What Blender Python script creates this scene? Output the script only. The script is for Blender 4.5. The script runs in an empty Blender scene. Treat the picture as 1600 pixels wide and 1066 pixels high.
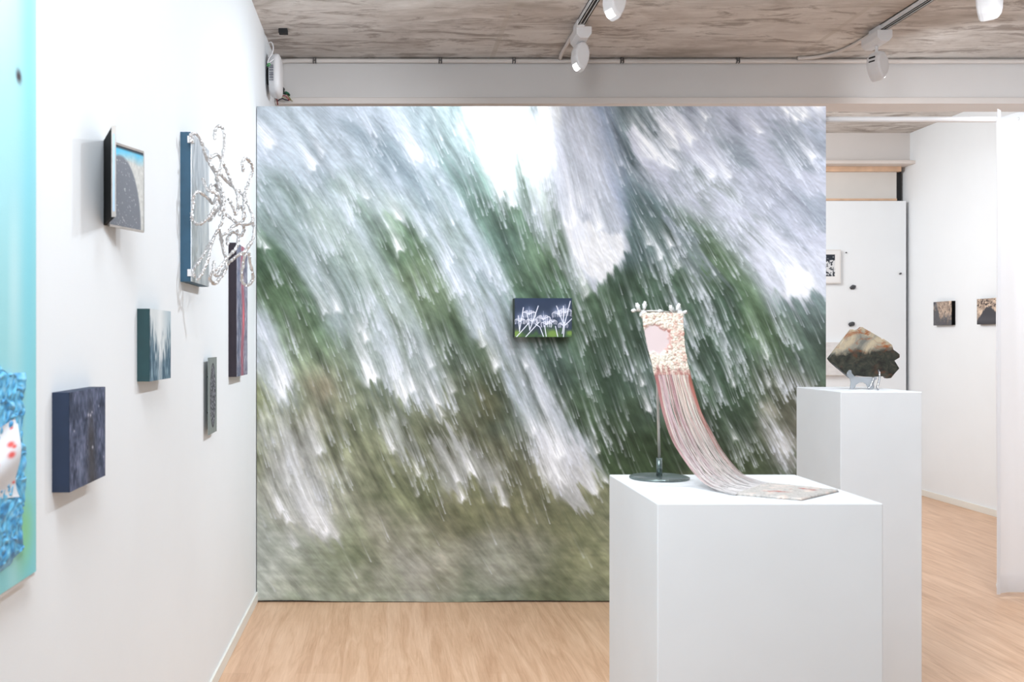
import bpy, bmesh, math, random
from mathutils import Vector, Matrix

# ------------------------------------------------------------------ camera
# frame 1600 x 1066; the photograph is shifted: its vanishing point stands at pixel (605, 533)
scn = bpy.context.scene
cam_data = bpy.data.cameras.new('camera')
cam_data.sensor_width = 36.0
cam_data.lens = 36.0
cam_data.shift_x = (800-605)/1600.0
cam_data.clip_start = 0.05
cam_data.clip_end = 60
cam_data.dof.use_dof = True
cam_data.dof.focus_distance = 5.2
cam_data.dof.aperture_fstop = 6.3
cam = bpy.data.objects.new('camera', cam_data)
scn.collection.objects.link(cam)
cam.location = (0, 0, 1.4)
cam.rotation_euler = (math.radians(90), 0, 0)
scn.camera = cam

# ------------------------------------------------------------------ world, exposure, lights
world = bpy.data.worlds.new('world')
scn.world = world
world.use_nodes = True
world.node_tree.nodes['Background'].inputs[0].default_value = (.86, .93, 1.0, 1)
world.node_tree.nodes['Background'].inputs[1].default_value = 0.34
scn.view_settings.view_transform = 'Standard'
scn.view_settings.look = 'None'
scn.view_settings.exposure = 0.76
scn.view_settings.gamma = 1.0
scn.view_settings.use_curve_mapping = False

def spot(name, loc, target, power, angle=100, blend=.8, radius=.05, color=(.86, .93, 1)):
    d = bpy.data.lights.new(name, 'SPOT')
    d.energy = power; d.spot_size = math.radians(angle); d.spot_blend = blend
    d.shadow_soft_size = radius; d.color = color
    o = bpy.data.objects.new(name, d)
    scn.collection.objects.link(o)
    o.location = loc
    o.rotation_euler = (Vector(target)-Vector(loc)).to_track_quat('-Z', 'Y').to_euler()
    return o

def area(name, loc, target, power, sx, sy, color=(1, 1, 1)):
    d = bpy.data.lights.new(name, 'AREA')
    d.shape = 'RECTANGLE'; d.size = sx; d.size_y = sy; d.energy = power; d.color = color
    o = bpy.data.objects.new(name, d)
    scn.collection.objects.link(o)
    o.location = loc
    o.rotation_euler = (Vector(target)-Vector(loc)).to_track_quat('-Z', 'Y').to_euler()
    return o

# the lamps of the near track wash the left wall, those of the far track the middle and the right of the room
for y, p in ((0.6, 8), (2.8, 24), (4.25, 62)):
    spot('track_spot', (1.08, y, 3.0), (-.70, y-.35, 1.5), p, 120, 1.0, .05)
spot('track_spot', (.95, 4.85, 2.86), (-.7, 5.6, 1.9), 48, 120, 1.0, .05)
for y, p in ((1.6, 38), (3.2, 50)):
    spot('track_spot', (1.08, y, 3.0), (1.6, y+1.3, .6), p, 130, 1.0, .07)
for y, p in ((1.4, 18), (3.0, 44), (4.1, 50)):
    spot('track_spot', (2.77, y, 3.0), (2.9, y+1.2, .5), p, 140, 1.0, .07)
spot('track_spot', (2.95, 4.8, 2.84), (4.8, 5.7, 2.0), 30, 120, 1.0, .07)
# unseen light added behind the printed wall to brighten the back room
area('back_room_fill', (2.2, 7.9, 3.0), (3.6, 8.3, 1.2), 48, 1.2, 1.6, (.96, .98, 1))
# unseen overhead fill, added to brighten the left sides of the pedestals
area('left_fill', (-.05, 1.5, 3.05), (1.4, 3.3, .5), 76, 1.0, 2.2, (.86, .93, 1))
spot('track_spot', (3.0, 5.7, 2.80), (3.9, 6.6, 2.95), 5, 140, 1.0, .08)

# ------------------------------------------------------------------ paint tools
import numpy as np

def rgb_to_linear(a):
    a = np.clip(a, 0, 1)
    return np.where(a <= .04045, a/12.92, ((a+.055)/1.055)**2.4)

def smooth_noise(rng, h, w, cells_y, cells_x):
    g = rng.random((cells_y+3, cells_x+3))
    y = np.linspace(0, cells_y, h); x = np.linspace(0, cells_x, w)
    yi = y.astype(int); xi = x.astype(int)
    fy = (y-yi)[:, None]; fx = (x-xi)[None, :]
    fy = fy*fy*(3-2*fy); fx = fx*fx*(3-2*fx)
    a = g[yi][:, xi]; b = g[yi][:, xi+1]; c = g[yi+1][:, xi]; d = g[yi+1][:, xi+1]
    return (a*(1-fx)+b*fx)*(1-fy)+(c*(1-fx)+d*fx)*fy

def bilinear(img, y, x):
    h, w = img.shape[:2]
    y = np.clip(y, 0, h-1.001); x = np.clip(x, 0, w-1.001)
    yi = y.astype(np.int32); xi = x.astype(np.int32)
    fy = y-yi; fx = x-xi
    if img.ndim == 3:
        fy = fy[..., None]; fx = fx[..., None]
    return (img[yi, xi]*(1-fx)+img[yi, xi+1]*fx)*(1-fy)+(img[yi+1, xi]*(1-fx)+img[yi+1, xi+1]*fx)*fy

def smear(img, ang, back, ahead, step=1.0, decay=0.0):
    """average img along the flow; ang is the fall angle from the vertical"""
    h, w = ang.shape
    Y, X = np.mgrid[0:h, 0:w].astype(np.float32)
    acc = np.zeros(img.shape, np.float32); tot = 0
    for sgn, n in ((1, ahead), (-1, back)):
        y = Y.copy(); x = X.copy(); wt = 1.0
        for k in range(int(n/step)):
            a = bilinear(ang, y, x)
            y += sgn*step*np.cos(a); x += sgn*step*np.sin(a)
            wt = np.exp(-decay*k*step)
            inside = ((y >= 0) & (y < h) & (x >= 0) & (x < w))
            v = bilinear(img, y, x)
            acc += wt*v; tot += wt
    if tot == 0: return img
    return acc/tot

# the cloth is described in a frame 1234 wide and 1066 high
MURAL_GROUND = """50,50 165,185,195;200,60 150,168,178;280,130 100,126,132;20,230 110,140,120;30,330 74,104,76;60,420 92,122,84;130,450 80,110,80;110,500 110,135,95
150,600 144,142,110;20,650 160,170,120;230,200 130,155,140;330,260 105,134,106;370,300 88,118,82;380,400 126,150,112;430,420 92,118,84;470,510 72,92,68;500,610 84,96,68
440,150 110,138,134;480,210 90,120,106;570,250 82,110,88;600,330 88,116,82;640,380 76,104,76;540,330 86,118,108;700,520 70,96,70;760,580 56,80,60;790,680 52,70,46
820,740 56,76,46;850,620 72,94,82;730,640 70,96,66;640,560 84,110,102;600,640 92,112,96;820,230 74,98,98;840,170 92,117,122;780,100 104,124,130;900,250 78,98,94
960,250 84,110,80;1000,330 76,100,70;940,380 70,96,76;900,430 58,82,62;1000,480 56,80,62;1100,480 86,116,76;1180,500 72,92,76;1000,560 60,84,64;1060,620 56,80,56
1120,640 92,94,72;1170,700 100,96,80;1000,700 50,66,46;1050,760 70,84,54;1150,760 80,90,72;1050,60 160,170,190;1150,130 145,155,172;1200,60 145,155,172;1220,200 145,156,176
1220,320 128,143,155;1200,440 100,120,120;100,700 150,150,130;200,700 122,128,94;300,760 122,128,92;250,800 138,143,112;330,820 118,126,90;450,720 104,108,78;540,760 108,110,80
600,780 114,114,84;120,850 168,170,154;60,960 175,181,172;150,1000 160,168,150;200,960 118,128,98;280,920 158,158,138;330,980 170,170,160;380,950 138,140,114;420,900 116,116,88
440,980 150,150,135;520,960 162,162,150;480,860 110,112,80;560,880 108,108,78;600,960 142,142,128;640,920 100,102,74;690,880 122,124,90;740,920 128,132,102;720,980 152,152,116
640,1010 106,112,84;500,1030 132,140,120;750,1040 128,132,104;250,1030 155,160,140;1000,900 110,112,84;1200,900 110,112,90;900,1000 120,126,100;1200,1040 120,126,110
280,560 104,122,96;200,540 110,132,100;300,650 112,122,94;420,560 96,114,92;90,560 132,152,122;590,700 100,108,88;420,650 108,114,90;240,640 116,128,98"""
# soft shapes laid over the ground: outline, colour, cover, blur of the outline, raggedness along the fall
MURAL_SHAPES = [
 ("0,60 0,250 60,300 110,380 150,450 160,480 215,500 240,560 225,590 290,600 330,640 400,640 420,620 400,560 350,440 300,350 240,250 150,150 60,60", (184,197,212), .62, 9, 30),
 ("0,0 130,0 230,90 310,190 330,240 280,250 200,170 120,120 0,140", (196,206,220), .55, 10, 26),
 ("110,180 190,240 260,330 300,420 250,400 180,320 120,260", (160,182,160), .45, 12, 20),
 ("110,0 310,0 420,150 500,290 560,400 565,440 610,560 650,640 720,700 735,760 650,760 600,700 560,650 520,530 470,500 430,400 370,290 310,200 230,90", (180,193,209), .72, 8, 34),
 ("280,0 480,0 500,130 470,120 430,110 390,90 330,60", (202,216,226), .50, 10, 40),
 ("180,30 290,70 350,140 400,230 380,240 330,160 260,100", (96,120,130), .50, 8, 16),
 ("470,0 580,0 575,90 570,150 560,200 535,190 520,170 500,130 490,70", (252,253,255), .86, 7, 26),
 ("560,0 660,0 660,60 640,130 650,250 620,240 600,200 580,120", (232,241,242), .70, 8, 34),
 ("625,0 745,0 790,160 812,300 790,340 750,385 735,410 690,340 662,250 640,130", (208,213,232), .88, 7, 18),
 ("610,0 650,0 660,140 640,130 625,70", (253,254,255), .85, 6, 20),
 ("500,110 560,130 590,200 640,250 690,330 720,410 690,390 640,310 600,260 555,205 530,200", (205,213,228), .50, 7, 44),
 ("668,245 720,238 742,270 792,268 802,310 782,350 750,382 705,352 682,290", (232,232,236), .97, 3, 7),
 ("722,0 775,0 805,150 818,260 796,250 764,150 740,60", (150,166,200), .62, 9, 14),
 ("800,100 850,40 950,0 1160,0 1234,150 1234,400 1110,425 1060,340 990,265 900,210 830,165", (187,191,211), .78, 12, 26),
 ("990,55 1050,70 1085,130 1050,140 1005,95", (104,124,130), .55, 9, 10),
 ("930,10 1000,10 1010,60 960,60", (150,162,172), .45, 12, 10),
 ("1110,40 1170,30 1190,90 1200,150 1160,140 1130,100", (112,128,136), .55, 9, 16),
 ("1150,180 1234,210 1234,270 1190,240", (126,142,156), .50, 10, 16),
 ("1170,0 1234,0 1234,60 1200,50", (215,218,238), .55, 8, 22),
 ("1060,270 1150,290 1234,330 1234,410 1130,425 1090,370", (205,208,224), .66, 9, 22),
 ("1150,350 1195,345 1215,395 1190,415 1140,412", (236,236,242), .9, 5, 8),
 ("880,250 960,270 990,350 960,380 900,330", (140,152,172), .50, 8, 46),
 ("0,400 60,480 80,560 95,630 60,645 20,600 0,560", (190,200,216), .66, 7, 24),
 ("120,400 180,430 260,560 300,640 260,620 190,540", (150,168,168), .40, 8, 40),
 ("560,520 640,600 700,690 740,760 690,760 640,700 590,620", (188,194,208), .50, 8, 40),
 ("600,690 700,715 752,800 722,838 690,862 645,835 600,760", (206,207,217), .82, 7, 24),
 ("60,640 130,680 150,760 135,780 165,880 185,940 135,925 85,900 60,840 30,760 0,700 0,640", (203,205,213), .52, 9, 28),
 ("370,700 450,700 520,760 550,850 520,850 480,805 430,845 400,820", (190,192,200), .55, 8, 28),
 ("250,640 330,680 350,740 310,760 280,700", (190,194,204), .50, 8, 28),
 ("110,580 170,590 180,625 130,630", (166,150,118), .55, 9, 8),
 ("470,590 530,610 535,670 490,680", (96,92,58), .60, 9, 10),
 ("700,470 780,480 800,600 770,700 740,600", (48,70,52), .45, 14, 16),
 ("1090,640 1140,645 1130,680 1095,665", (176,168,148), .5, 9, 10),
 ("1090,690 1180,720 1180,800 1120,760", (170,164,160), .5, 10, 24),
 ("220,850 300,860 340,920 260,930", (172,170,150), .5, 12, 8),
 ("300,940 400,960 390,1010 310,1000", (184,182,180), .45, 14, 6),
]
# falling white heads: x, y, radius, strength
MURAL_HEADS = """44,85 12 1;133,130 10 1;150,100 8 .6;247,195 7 .7;318,240 9 .8;318,310 10 .8;358,118 13 .8;345,95 10 .6;370,278 6 .5;66,615 17 1.1;75,590 12 .8;258,590 14 1.1;245,500 9 .8
160,435 11 .7;185,440 10 .7;230,480 7 .6;325,625 12 1;345,610 9 .8;395,640 11 .9;405,670 10 .7;385,560 8 .6;430,610 8 .6;525,560 10 .8;500,520 9 .7;540,100 20 .9;525,130 22 1;555,95 18 .9;535,60 26 .9
500,100 12 .8;610,120 12 1;632,140 11 .9;590,150 8 .8;540,185 11 .9;560,215 8 .7;700,200 12 .8;745,262 12 .9;690,250 14 .9;870,115 22 1;900,128 16 .9;905,75 16 1;945,78 15 .9;850,100 13 .8
990,150 8 .9;1025,152 9 .8;1095,60 6 .7;975,25 7 .9;1185,18 14 1;1225,8 14 1;1172,30 9 .9;1150,15 8 .8;1205,110 10 .8;1175,385 22 .6;970,55 5 .5;1110,600 7 .5;880,330 8 .7;900,300 7 .6;915,345 8 .6
855,300 6 .7;705,330 12 .7;720,410 10 .6;715,390 9 .6;60,870 12 1;75,895 10 .8;150,915 15 1.1;175,925 8 .7;130,905 12 .9;85,940 8 .7;70,810 10 .6;145,745 11 .8;300,735 8 .7;355,790 6 .7;350,830 5 .7
450,850 8 .9;440,810 8 .7;475,795 10 .8;540,860 8 .7;655,745 20 .8;660,800 16 .7;635,790 12 .6;735,830 10 .7;760,810 8 .6;605,700 10 .7;740,745 8 .6;850,650 7 .8;840,600 6 .6;1035,600 6 .6
20,300 8 .7;35,310 7 .7;10,290 6 .6;590,560 7 .6;1040,720 6 .5;1105,540 7 .6;1130,600 6 .5;950,490 6 .5;1150,750 12 .4"""

def gauss_blur(a, s):
    h, w = a.shape; p = int(3*s)+2
    b = np.pad(a, p, mode='edge')
    fy = np.fft.fftfreq(b.shape[0])[:, None]; fx = np.fft.rfftfreq(b.shape[1])[None, :]
    f = np.fft.rfft2(b)*np.exp(-2*np.pi**2*s*s*(fx*fx+fy*fy))
    return np.fft.irfft2(f, b.shape)[p:p+h, p:p+w].astype(np.float32)

def poly_mask(pts, X, Y):
    inside = np.zeros(X.shape, bool); n = len(pts)
    for i in range(n):
        x0, y0 = pts[i]; x1, y1 = pts[(i+1) % n]
        if y0 == y1: continue
        c = ((Y < y0) != (Y < y1)) & (X < (x1-x0)*(Y-y0)/(y1-y0)+x0)
        inside ^= c
    return inside.astype(np.float32)

def normed(a): return (a-a.mean())/a.std()

def mural_image(W=700, H=606):
    rng = np.random.default_rng(11)
    k = W/1234.0                                   # cloth frame to grid
    Y, X = np.mgrid[0:H, 0:W].astype(np.float32)
    px = X/k; py = Y/(H/1066.0)
    pts = [(0,0,40),(165,82,46),(385,82,42),(82,344,32),(247,344,32),(412,344,28),(0,577,20),(165,590,22),(344,590,22),
           (520,27,16),(620,137,10),(715,275,12),(480,170,26),(454,316,32),(578,454,30),(770,412,24),(850,140,30),(930,120,50),(1100,206,60),(963,247,58),
           (1183,82,45),(1210,275,44),(1045,330,46),(1155,385,26),(880,390,26),(963,520,25),(825,577,23),(1170,550,26),(1100,690,32),
           (1183,770,40),(963,770,28),(688,620,22),(550,770,24),(412,770,26),(206,825,24),(82,770,17),(82,990,40),(275,960,38),
           (480,990,42),(688,1020,44),(825,880,40),(1100,960,42),(620,840,22)]
    num = np.zeros((H, W), np.float32); den = num.copy()
    for (x0, y0, a) in pts:
        wt = np.exp(-((px-x0)**2+(py-y0)**2)/(2*100.0**2))+1e-5
        num += wt*a; den += wt
    ang = np.radians(num/den)+np.radians(10)*(smooth_noise(rng, H, W, 14, 16)-.5).astype(np.float32)
    ca = np.cos(ang); sa = np.sin(ang)
    # ground colours
    col = np.zeros((H, W, 3), np.float32); den = np.zeros((H, W), np.float32)
    wx = px+40*(smooth_noise(rng, H, W, 20, 24)-.5); wy = py+60*(smooth_noise(rng, H, W, 20, 24)-.5)
    for item in MURAL_GROUND.replace("\n", ";").split(";"):
        a, c = item.split(); x0, y0 = map(float, a.split(",")); c = np.array([float(v) for v in c.split(",")], np.float32)/255
        wt = np.exp(-((wx-x0)**2+(wy-y0)**2)/(2*38.0**2))+1e-7/(1+((px-x0)**2+(py-y0)**2)/4e4)**2
        col += wt[..., None]*c; den += wt
    img = smear(col/den[..., None], ang, 16*k, 16*k, 2.0)
    # jitters that stay constant along the fall
    r1 = normed(smear(rng.random((H, W)).astype(np.float32), ang, 34*k, 34*k, 1.0))
    r2 = normed(smear(smooth_noise(rng, H, W, H//6, W//4).astype(np.float32), ang, 60*k, 60*k, 1.5))
    r3 = normed(smear(smooth_noise(rng, H, W, H//16, W//9).astype(np.float32), ang, 90*k, 90*k, 3.0))
    r4 = normed(smear(smooth_noise(rng, H, W, H//9, W//7).astype(np.float32), ang, 30*k, 30*k, 2.0))
    low = np.clip((py-760)/200, 0, 1)
    soft = 1-.5*low
    img = img*(1+(.05*r2+.012*r1+.06*r3+.06*r4)*soft)[..., None]
    jit = (.55*r2+.45*r3+.18*r1)
    for outline, c, cover, blur, rag in MURAL_SHAPES:
        P = [tuple(map(float, q.split(","))) for q in outline.split()]
        m = gauss_blur(poly_mask(P, px, py), blur*k)
        m = bilinear(m, Y+jit*rag*k*ca, X+jit*rag*k*sa)
        q = 1.0 if cover < .8 else .35
        m = np.clip(m*cover*(1+q*(.10*r2+.02*r1+.20*r3)), 0, 1)[..., None]
        img = img*(1-m)+(np.array(c, np.float32)/255)*m
    lum = img.mean(2)
    # soft pale and dark smudges a little across the fall
    c1 = normed(gauss_blur(smear(rng.random((H, W)).astype(np.float32), ang+.35, 10*k, 10*k, 1.0), .8))
    img = img*(1+.022*c1)[..., None]
    leaf = normed(gauss_blur(smooth_noise(rng, H, W, H//7, W//7), 1.2)+.6*smooth_noise(rng, H, W, H//18, W//18))
    leaf = normed(smear(leaf.astype(np.float32), ang+.5, 7*k, 7*k, 1.0))
    green = np.clip((img[..., 1]-img[..., 2])*14, 0, 1)
    img = img*(1+.05*(leaf*green)[..., None]*np.array([1.0, .9, 1.1], np.float32))
    def lights(mask, count, rad, length, decay, gain, jag=0):
        src = np.zeros((H, W), np.float32)
        p = mask.ravel().astype(float); p /= p.sum()
        idx = rng.choice(H*W, count, p=p)
        yy, xx = np.divmod(idx, W); st = rng.uniform(.3, 1, count).astype(np.float32)
        r = int(np.ceil(rad))
        for dy in range(-r, r+1):
            for dx in range(-r, r+1):
                v = max(0.0, 1-(dx*dx+dy*dy)**.5/(rad+.01))
                if v > 0:
                    np.maximum.at(src, (np.clip(yy+dy, 0, H-1), np.clip(xx+dx, 0, W-1)), v*st)
        long_ = smear(src, fall, 0, length, 1.0, decay)*gain
        short = smear(src, fall, 0, 9*k+3, 1.0, .12)*gain*.30
        return 1-np.exp(-1.25*(long_+short))
    fall = ang*.66+np.radians(3)+np.radians(8)*(smooth_noise(rng, H, W, 20, 26)-.5).astype(np.float32)
    clus = np.clip((smooth_noise(rng, H, W, 14, 18)-.40)*2.6, 0, 1)
    clus2 = np.clip((.6*smooth_noise(rng, H, W, 26, 40)+.5*smooth_noise(rng, H, W, 60, 90)-.60)*5, 0, 1)
    m = (.8*clus*clus2*(.15+np.clip((lum-.42)*2.4, 0.03, 1))+.012)*np.clip(1-(py-640)/230, .03, 1)
    for (x0, y0, sx, sy, a) in [(412,470,90,110,1.0),(330,590,90,80,1.1),(454,660,80,70,1.0),(655,770,90,70,1.6),(550,200,80,90,1.0),
            (925,400,80,80,2.0),(880,300,70,80,1.3),(70,600,50,60,.8),(120,850,70,60,1.1),(1045,600,130,100,1.2),(780,690,80,90,1.1),(1180,640,60,110,1.1),(880,580,80,80,1.0),
            (630,170,80,100,1.0),(700,390,50,40,1.3),(1110,760,80,60,.9),(440,820,90,50,1.0),(300,730,80,50,.8),(1000,480,160,60,.8),(720,560,60,80,.8)]:
        m = m+.24*a*np.exp(-((px-x0)/sx)**2-((py-y0)/sy)**2)*(.04+clus2)
    n = W*H/424200.0
    lc = np.array([.90, .92, .985], np.float32)
    for rad, cnt, ln, dc, gain, cov in ((.8, 2300, 55, .055, 11.0, .60), (1.4, 1350, 90, .042, 10.0, .72), (2.2, 520, 120, .034, 9.0, .80)):
        a = lights(m, int(cnt*n), rad*(k/.567), ln*k, dc/k*.567, gain/ (ln*k/40), 0)[..., None]*cov
        img = img*(1-a)+lc*a
    # bundles of heads
    src = np.zeros((H, W), np.float32); glow = np.zeros((H, W), np.float32)
    for item in MURAL_HEADS.replace("\n", ";").split(";"):
        a, r, s = item.split(); x0, y0 = map(float, a.split(",")); r = float(r)*1.12; s = float(s)
        a0 = float(fall[min(H-1, int(y0*k)), min(W-1, int(x0*k))])
        dx = px-x0; dy = py-y0
        near = (abs(dx) < 8*r+60) & (abs(dy) < 9*r+70)
        u = dx*np.cos(a0)-dy*np.sin(a0); v = dx*np.sin(a0)+dy*np.cos(a0)+jit*r*.75
        f = np.exp(-(u/(r*.95))**2)*np.where(v > 0, np.exp(-(v/(r*.55))**2), np.exp(np.minimum(v, 0)/(r*3.6)))
        glow = np.maximum(glow, np.where(near, s*f, 0))
    glow = np.clip(glow*1.1*(1+.10*r1+.2*r2), 0, 1)[..., None]
    img = img*(1-glow)+np.array([.975, .98, 1.0])*glow
    img = img*(1+.018*r1*soft)[..., None]
    grey = img.mean(2, keepdims=True)
    img = grey+(img-grey)*(.70+.18*low[..., None]); img = img*.985+.012
    img = img*(1+.015*low[..., None]*normed(smooth_noise(rng, H, W, H//3, W//40))[..., None])
    return np.clip(img, 0, 1).astype(np.float32)

# ------------------------------------------------------------------ helpers
rnd = random.Random(5)
C = scn.collection.objects

def P(px, py, y):
    """the point at depth y behind the picture point (px, py)"""
    return Vector(((px-605)*y/1600.0, y, 1.4-(py-533)*y/1600.0))

def tag(o, label=None, cat=None, group=None, kind=None):
    if label: o['label'] = label
    if cat: o['category'] = cat
    if group: o['group'] = group
    if kind: o['kind'] = kind
    return o

def thing(name, loc, label, cat, group=None, rotz=0):
    o = bpy.data.objects.new(name, None)
    o.empty_display_size = .05
    C.link(o); o.location = loc; o.rotation_euler = (0, 0, rotz)
    return tag(o, label, cat, group)

def link(name, me, mat, parent=None, world=True):
    """world: the mesh is given in world coordinates and set back into its parent's frame"""
    o = bpy.data.objects.new(name, me)
    if mat is not None and not me.materials: me.materials.append(mat)
    C.link(o)
    if parent is not None:
        o.parent = parent
        if world:
            M = Matrix.Identity(4); q = parent
            while q is not None:
                M = Matrix.LocRotScale(q.location, q.rotation_euler, q.scale) @ M
                q = q.parent
            me.transform(M.inverted())
    return o

def obj(name, bm, mat, parent=None, smooth=False, bevel=0, world=True):
    me = bpy.data.meshes.new(name)
    bmesh.ops.recalc_face_normals(bm, faces=bm.faces)
    bm.to_mesh(me); bm.free()
    if smooth:
        me.polygons.foreach_set('use_smooth', [True]*len(me.polygons))
    o = link(name, me, mat, parent, world)
    if bevel:
        m = o.modifiers.new('bevel', 'BEVEL'); m.width = bevel; m.segments = 2; m.limit_method = 'ANGLE'
    return o

def base(o):
    """puts the origin of a mesh at the middle of its foot"""
    me = o.data
    n = len(me.vertices); co = np.empty(n*3, np.float32); me.vertices.foreach_get('co', co); co = co.reshape(-1, 3)
    c = Vector(((co[:, 0].min()+co[:, 0].max())/2, (co[:, 1].min()+co[:, 1].max())/2, co[:, 2].min())) if o.parent is None else None
    if c is not None:
        me.transform(Matrix.Translation(-c)); o.location = c
    return o

def box(bm, a, b):
    x0, y0, z0 = a; x1, y1, z1 = b
    vs = [bm.verts.new(v) for v in ((x0,y0,z0),(x1,y0,z0),(x1,y1,z0),(x0,y1,z0),(x0,y0,z1),(x1,y0,z1),(x1,y1,z1),(x0,y1,z1))]
    for f in ((0,3,2,1),(4,5,6,7),(0,1,5,4),(1,2,6,5),(2,3,7,6),(3,0,4,7)):
        bm.faces.new([vs[i] for i in f])
    return vs

def bx(*boxes):
    bm = bmesh.new()
    for a, b in boxes: box(bm, a, b)
    return bm

def smoothline(pts, sub=6):
    pts = [Vector(p) for p in pts]
    if len(pts) < 3: return pts
    out = []
    for i in range(len(pts)-1):
        p0 = pts[max(i-1, 0)]; p1 = pts[i]; p2 = pts[i+1]; p3 = pts[min(i+2, len(pts)-1)]
        for k in range(sub):
            t = k/sub
            out.append(.5*((2*p1)+(p2-p0)*t+(2*p0-5*p1+4*p2-p3)*t*t+(3*p1-p0-3*p2+p3)*t*t*t))
    out.append(pts[-1])
    return out

def tube(bm, pts, rad, seg=8, caps=True, jitter=0):
    """rad: a number or one for each point"""
    n = len(pts); rings = []; up = None
    for i in range(n):
        t = (pts[min(i+1, n-1)]-pts[max(i-1, 0)])
        if t.length < 1e-9: t = Vector((0, 0, 1))
        t.normalize()
        if up is None:
            up = t.orthogonal().normalized()
        up = (up-t*up.dot(t))
        if up.length < 1e-6: up = t.orthogonal()
        up.normalize(); side = t.cross(up)
        r = rad[i] if isinstance(rad, (list, tuple)) else rad
        ring = []
        for k in range(seg):
            a = 2*math.pi*k/seg
            rr = r*(1+(rnd.uniform(-jitter, jitter) if jitter else 0))
            ring.append(bm.verts.new(pts[i]+(up*math.cos(a)+side*math.sin(a))*rr))
        rings.append(ring)
    for i in range(n-1):
        for k in range(seg):
            bm.faces.new((rings[i][k], rings[i][(k+1) % seg], rings[i+1][(k+1) % seg], rings[i+1][k]))
    if caps:
        bm.faces.new(list(reversed(rings[0]))); bm.faces.new(rings[-1])
    return rings

def lathe(bm, prof, c, seg=40):
    rings = []
    for r, z in prof:
        rings.append([bm.verts.new((c[0]+r*math.cos(2*math.pi*k/seg), c[1]+r*math.sin(2*math.pi*k/seg), c[2]+z)) for k in range(seg)])
    for i in range(len(prof)-1):
        for k in range(seg):
            bm.faces.new((rings[i][k], rings[i][(k+1) % seg], rings[i+1][(k+1) % seg], rings[i+1][k]))
    bm.faces.new(list(reversed(rings[0]))); bm.faces.new(rings[-1])

def prism(bm, outline, depth_vec):
    """closed outline (list of points) pushed along depth_vec"""
    a = [bm.verts.new(p) for p in outline]; b = [bm.verts.new(Vector(p)+Vector(depth_vec)) for p in outline]
    bm.faces.new(a); bm.faces.new(list(reversed(b)))
    n = len(a)
    for i in range(n):
        bm.faces.new((a[i], b[i], b[(i+1) % n], a[(i+1) % n]))

def grid_mesh(name, img, pos):
    """a sheet of vertices, one for each picture cell; img rows run from the top, pos(u, v) gives an array of points, u right, v down"""
    h, w = img.shape[:2]
    V, U = np.mgrid[0:1:complex(h), 0:1:complex(w)]
    co = pos(U, V).reshape(-1, 3).astype(np.float32)
    me = bpy.data.meshes.new(name)
    n = (h-1)*(w-1)
    idx = np.arange(h*w, dtype=np.int32).reshape(h, w)
    quads = np.stack([idx[:-1, :-1], idx[1:, :-1], idx[1:, 1:], idx[:-1, 1:]], -1).reshape(-1)
    me.vertices.add(h*w); me.vertices.foreach_set('co', co.ravel())
    me.loops.add(n*4); me.loops.foreach_set('vertex_index', quads)
    me.polygons.add(n); me.polygons.foreach_set('loop_start', np.arange(0, n*4, 4, dtype=np.int32))
    me.update(calc_edges=True)
    lin = np.ones((h*w, 4), np.float32); lin[:, :3] = rgb_to_linear(img.reshape(-1, 3))
    at = me.color_attributes.new('paint', 'FLOAT_COLOR', 'POINT')
    at.data.foreach_set('color', lin.ravel())
    me.polygons.foreach_set('use_smooth', np.ones(n, bool))
    return me

def colour_verts(me, cols):
    lin = np.ones((len(cols), 4), np.float32); lin[:, :3] = rgb_to_linear(np.array(cols, np.float32))
    at = me.color_attributes.new('paint', 'FLOAT_COLOR', 'POINT')
    at.data.foreach_set('color', lin.ravel())

# ------------------------------------------------------------------ materials
def srgb(r, g, b):
    return tuple(float(v) for v in rgb_to_linear(np.array([r, g, b])/255.0))+(1,)

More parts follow.
